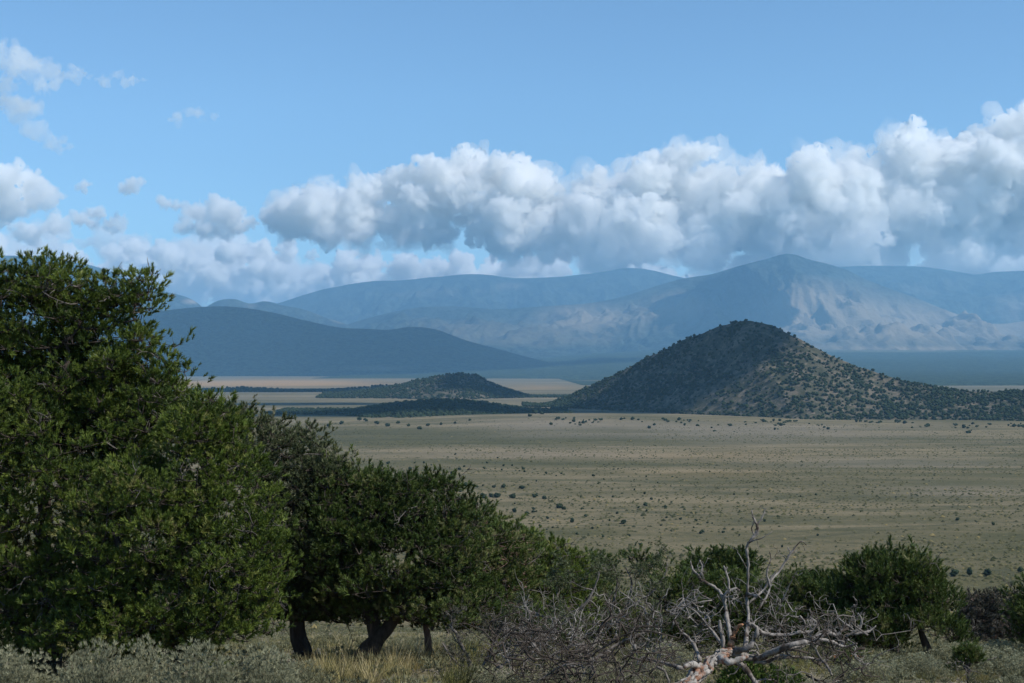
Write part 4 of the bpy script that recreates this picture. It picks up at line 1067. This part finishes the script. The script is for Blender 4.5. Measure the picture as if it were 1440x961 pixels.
# ------------------------------------------------------------------ sage, grass and small plants
def tuft_mesh(name, seed, mat, r=.4, h=.45, n=260, needle=(.08, .011), nn=9, lean=1.0, tintm=.5):
    rng = np.random.default_rng(seed)
    th = rng.uniform(0, 6.28, n); rad = np.sqrt(rng.uniform(0, 1, n))
    zz = np.sqrt(np.clip(1 - rad**2, 0, 1)) * h * rng.uniform(.45, 1.08, n)
    bump = 1 + .25 * np.sin(th * 3 + seed) + .15 * np.sin(th * 5 + 2 * seed)
    P = np.stack([np.cos(th) * rad * r * bump, np.sin(th) * rad * r * bump, zz], 1)
    D_ = np.stack([np.cos(th) * rad * lean, np.sin(th) * rad * lean, np.ones(n)], 1) + rng.normal(size=(n, 3)) * .2
    tm = [needle_template(rng, nn, needle[0], needle[1], .75) for _ in range(4)]
    V, tt = place_sprays(P, D_, rng.uniform(.7, 1.4, n), tm, rng, np.clip(rng.normal(tintm, .18, n), 0, 1))
    m = n // 2; A = P[:m] * np.array([.15, .15, 0]); s = np.cross(P[:m] - A, rng.normal(size=(m, 3))); s /= np.linalg.norm(s, axis=1)[:, None] + 1e-9
    TV = np.stack([A - s * .004, A + s * .004, P[:m]], 1).reshape(-1, 3)
    V = np.concatenate([V, TV]); tt = np.concatenate([tt, np.full(len(TV), .1)])
    return mesh_np(name, V, np.arange(len(V)), 3, mat, False, {'tint': tt})
sage_m = [tuft_mesh('sagebrush', 100 + i, M_SAGE2, .42, .46, (950, 700, 850, 1050)[i], (.036, .0055), 15, tintm=(.5, .35, .6, .45)[i]) for i in range(4)]
SG = [  # px, D, scale, height scale, label
    (15, 12.3, .95, .8, 'pale sagebrush at the bottom left corner'), (140, 11.7, .85, 1.0, 'big pale sagebrush under the tallest pinyon'), (205, 12.4, .7, .95, 'pale sagebrush tucked against the right side of the big one'),
    (285, 11.8, .95, .98, 'pale grey sagebrush under the bright green pinyon'), (370, 12.0, .85, .95, 'round grey sagebrush just left of the dark trunk'), (425, 13.6, .6, .8, 'small sagebrush touching the dark trunk of the grey green juniper'),
    (1230, 14.5, .8, .7, 'low grey sagebrush in front of the full round juniper'), (1290, 15, .9, .7, 'grey sagebrush below the full round juniper, left of the sapling'), (1395, 15.5, 1.1, .8, 'wide grey sagebrush at the foot of the grey brown brush'),
    (1440, 14.6, 1.0, .8, 'grey sagebrush at the bottom right edge'), (1345, 17.5, .9, .7, 'sagebrush beside the right foot of the full round juniper'), (1410, 20, 1.2, .8, 'pale sagebrush farther up behind the wide grey one'),
    (1110, 14.2, .6, .4, 'small sagebrush under the branches at the right of the fallen tree'), (1190, 14.6, .6, .5, 'small sagebrush past the end of the fallen branches'), (915, 14.4, .75, .6, 'sagebrush between the half dead juniper and the bleached limb'),
    (860, 14.0, .7, .6, 'sagebrush at the foot of the half dead juniper'), (780, 13.7, .8, .6, 'sagebrush below the left branches of the half dead juniper'), (700, 13.6, .8, .6, 'sagebrush by the leafless grey shrub'), (940, 17, .9, .8, 'sagebrush behind the bleached limb'), (1235, 13.4, .5, .4, 'low sagebrush at the bottom edge left of the sapling'),
    (1420, 13.3, .6, .5, 'low sagebrush at the bottom edge right of the sapling')]
for i, (px, Dd, sc, hs, lab) in enumerate(SG):
    p = foot(px, Dd); o = link('sagebrush', sage_m[i % 4], None, p - np.array([0, 0, .03]), label=lab, category='sagebrush', group='sagebrush in the foreground'); o.scale = (sc, sc, hs * (1.22 if Dd < 12.5 else .85)); o.rotation_euler = (0, 0, i * 1.7)

green_m = tuft_mesh('leafy_shrub', 201, M_GREEN, .26, .34, 260, (.05, .016), 8)
for (px, Dd, sc, lab) in ((1050, 12.6, 1.15, 'small fresh green leafy shrub just behind the bleached limb'), (1100, 12.9, .8, 'dark olive leafy shrub right of the bleached limb'), (1195, 16.5, .8, 'yellow green leafy plant by the rusty fallen stick'), (318, 13.2, .6, 'small green leafy plant behind the grey sagebrush')):
    o = link('leafy_shrub', green_m, None, foot(px, Dd), label=lab, category='shrub'); o.scale = (sc, sc, sc); o.rotation_euler = (0, 0, px)
# rusty stick
rngS = np.random.default_rng(4)
P, R = px_path([(1172, 925, 0, 2.5), (1185, 931, 0, 3.5), (1205, 932, 0, 3.4), (1222, 929, 0, 1.8)], 18.0, 5, rngS)
b = P.mean(0); m = mat_bark('rusty rotten wood', (0.22, 0.07, 0.03), (0.5, 0.2, 0.09), 18)
P[:, 2] = ground_z(P[:, 0], P[:, 1]) + .05
link('fallen_branch', tube_mesh('fallen_branch', [(P, R * 1.3)], m, 8, b), None, b, label='rusty orange fallen stick lying on the ground left of the full round juniper', category='branch')

def grass():
    rng = np.random.default_rng(71)
    V = []; TT = []
    n = 30000
    Y = 9 + 42 * rng.uniform(0, 1, n)**2.0; X = rng.uniform(-.42, .42, n) * Y
    dens = fbm(X * .9, Y * .9, None, 3, 88)
    keep = dens * 1.6 + rng.uniform(-.4, .4, n) > .05
    X, Y, dens = X[keep], Y[keep], dens[keep]; n = len(X)
    px = 720 + X / Y * F
    tm = [needle_template(rng, 13, .26, .007, .75) for _ in range(8)]
    tint = np.clip(.45 + .5 * fbm(X * .5, Y * .5, None, 2, 91) + rng.normal(0, .15, n) + .18 * ((px > 430) & (px < 640)), 0, 1)
    P = np.stack([X, Y, ground_z(X, Y) - .01], 1)
    clump = (px > 430) & (px < 670) & (Y > 13) & (Y < 22)
    S_ = rng.uniform(.25, .75, n) * np.clip(.4 + Y / 24, .5, 1.3) + clump * rng.uniform(.3, 1.0, n)
    V, tt = place_sprays(P, np.array([0, 0, 1]) + rng.normal(size=(n, 3)) * .12, S_, tm, rng, tint)
    link('grass', mesh_np('grass', V, np.arange(len(V)), 3, M_GRASS, False, {'tint': tt}), kind='stuff')
    n = 10500
    Y = 12 + 130 * rng.uniform(0, 1, n)**1.2; X = rng.uniform(-.45, .45, n) * Y
    keep = fbm(X * .35, Y * .35, None, 3, 98) + rng.uniform(-.4, .4, n) > .05
    X, Y = X[keep], Y[keep]; n = len(X)
    per = 14
    r = rng.uniform(.10, .28, n)
    th = rng.uniform(0, 6.28, (n, per)); rad = np.sqrt(rng.uniform(0, 1, (n, per)))
    P = np.stack([X[:, None] + np.cos(th) * rad * r[:, None], Y[:, None] + np.sin(th) * rad * r[:, None], ground_z(X, Y)[:, None] + np.sqrt(1 - rad**2 * .9) * r[:, None] * .8], -1).reshape(-1, 3)
    tm = [needle_template(rng, 9, .06, .011, .9) for _ in range(6)]
    V, tt = place_sprays(P, np.array([0, 0, 1]) + rng.normal(size=(n * per, 3)) * .35, rng.uniform(.7, 1.3, n * per), tm, rng, np.clip(np.repeat(rng.normal(.35, .2, n), per) + rng.normal(0, .1, n * per), 0, 1))
    link('ground_cover', mesh_np('ground_cover', V, np.arange(len(V)), 3, M_SAGE, False, {'tint': tt}), kind='stuff')
grass()

def litter():
    """fallen twigs and bark scraps on the ground, too many to count"""
    rng = np.random.default_rng(37); P = []
    for _ in range(1500):
        Y = 11 + 20 * rng.random()**1.3; x = rng.uniform(-.4, .4) * Y
        a = rng.uniform(0, 6.28); l = rng.uniform(.08, .45); n = 5
        q = np.stack([x + np.linspace(0, 1, n) * l * math.cos(a), Y + np.linspace(0, 1, n) * l * math.sin(a), np.zeros(n)], 1) + rng.normal(size=(n, 3)) * l * .07
        q[:, 2] = ground_z(q[:, 0], q[:, 1]) + .01 + np.abs(rng.normal(size=n)) * .02; P.append((q, np.linspace(1, .5, n) * rng.uniform(.003, .010)))
    link('fallen_twigs', tube_mesh('fallen_twigs', P, M_DEAD, 4), kind='stuff')
litter()
def stones():
    rng = np.random.default_rng(38); Vs, Fs = ICO2; V = []; L = []; off = 0
    for _ in range(420):
        Y = 12 + 18 * rng.random()**1.2; x = rng.uniform(-.4, .4) * Y; s = .010 + .04 * rng.random()**3
        P = Vs * (1 + .25 * fbm(Vs[:, 0] * 1.5 + x, Vs[:, 1] * 1.5 + Y, Vs[:, 2] * 1.5, 2, 5))[:, None] * s * np.array([rng.uniform(.8, 1.4), rng.uniform(.8, 1.3), rng.uniform(.45, .8)])
        V.append(P + np.array([x, Y, gz(x, Y) + s * .15])); L.append(Fs + off); off += len(Vs)
    link('gravel', mesh_np('gravel', np.concatenate(V), np.concatenate(L), 3, mat_bark('grey stone', (0.12, 0.11, 0.10), (0.30, 0.27, 0.24), 9), False), kind='stuff')
stones()
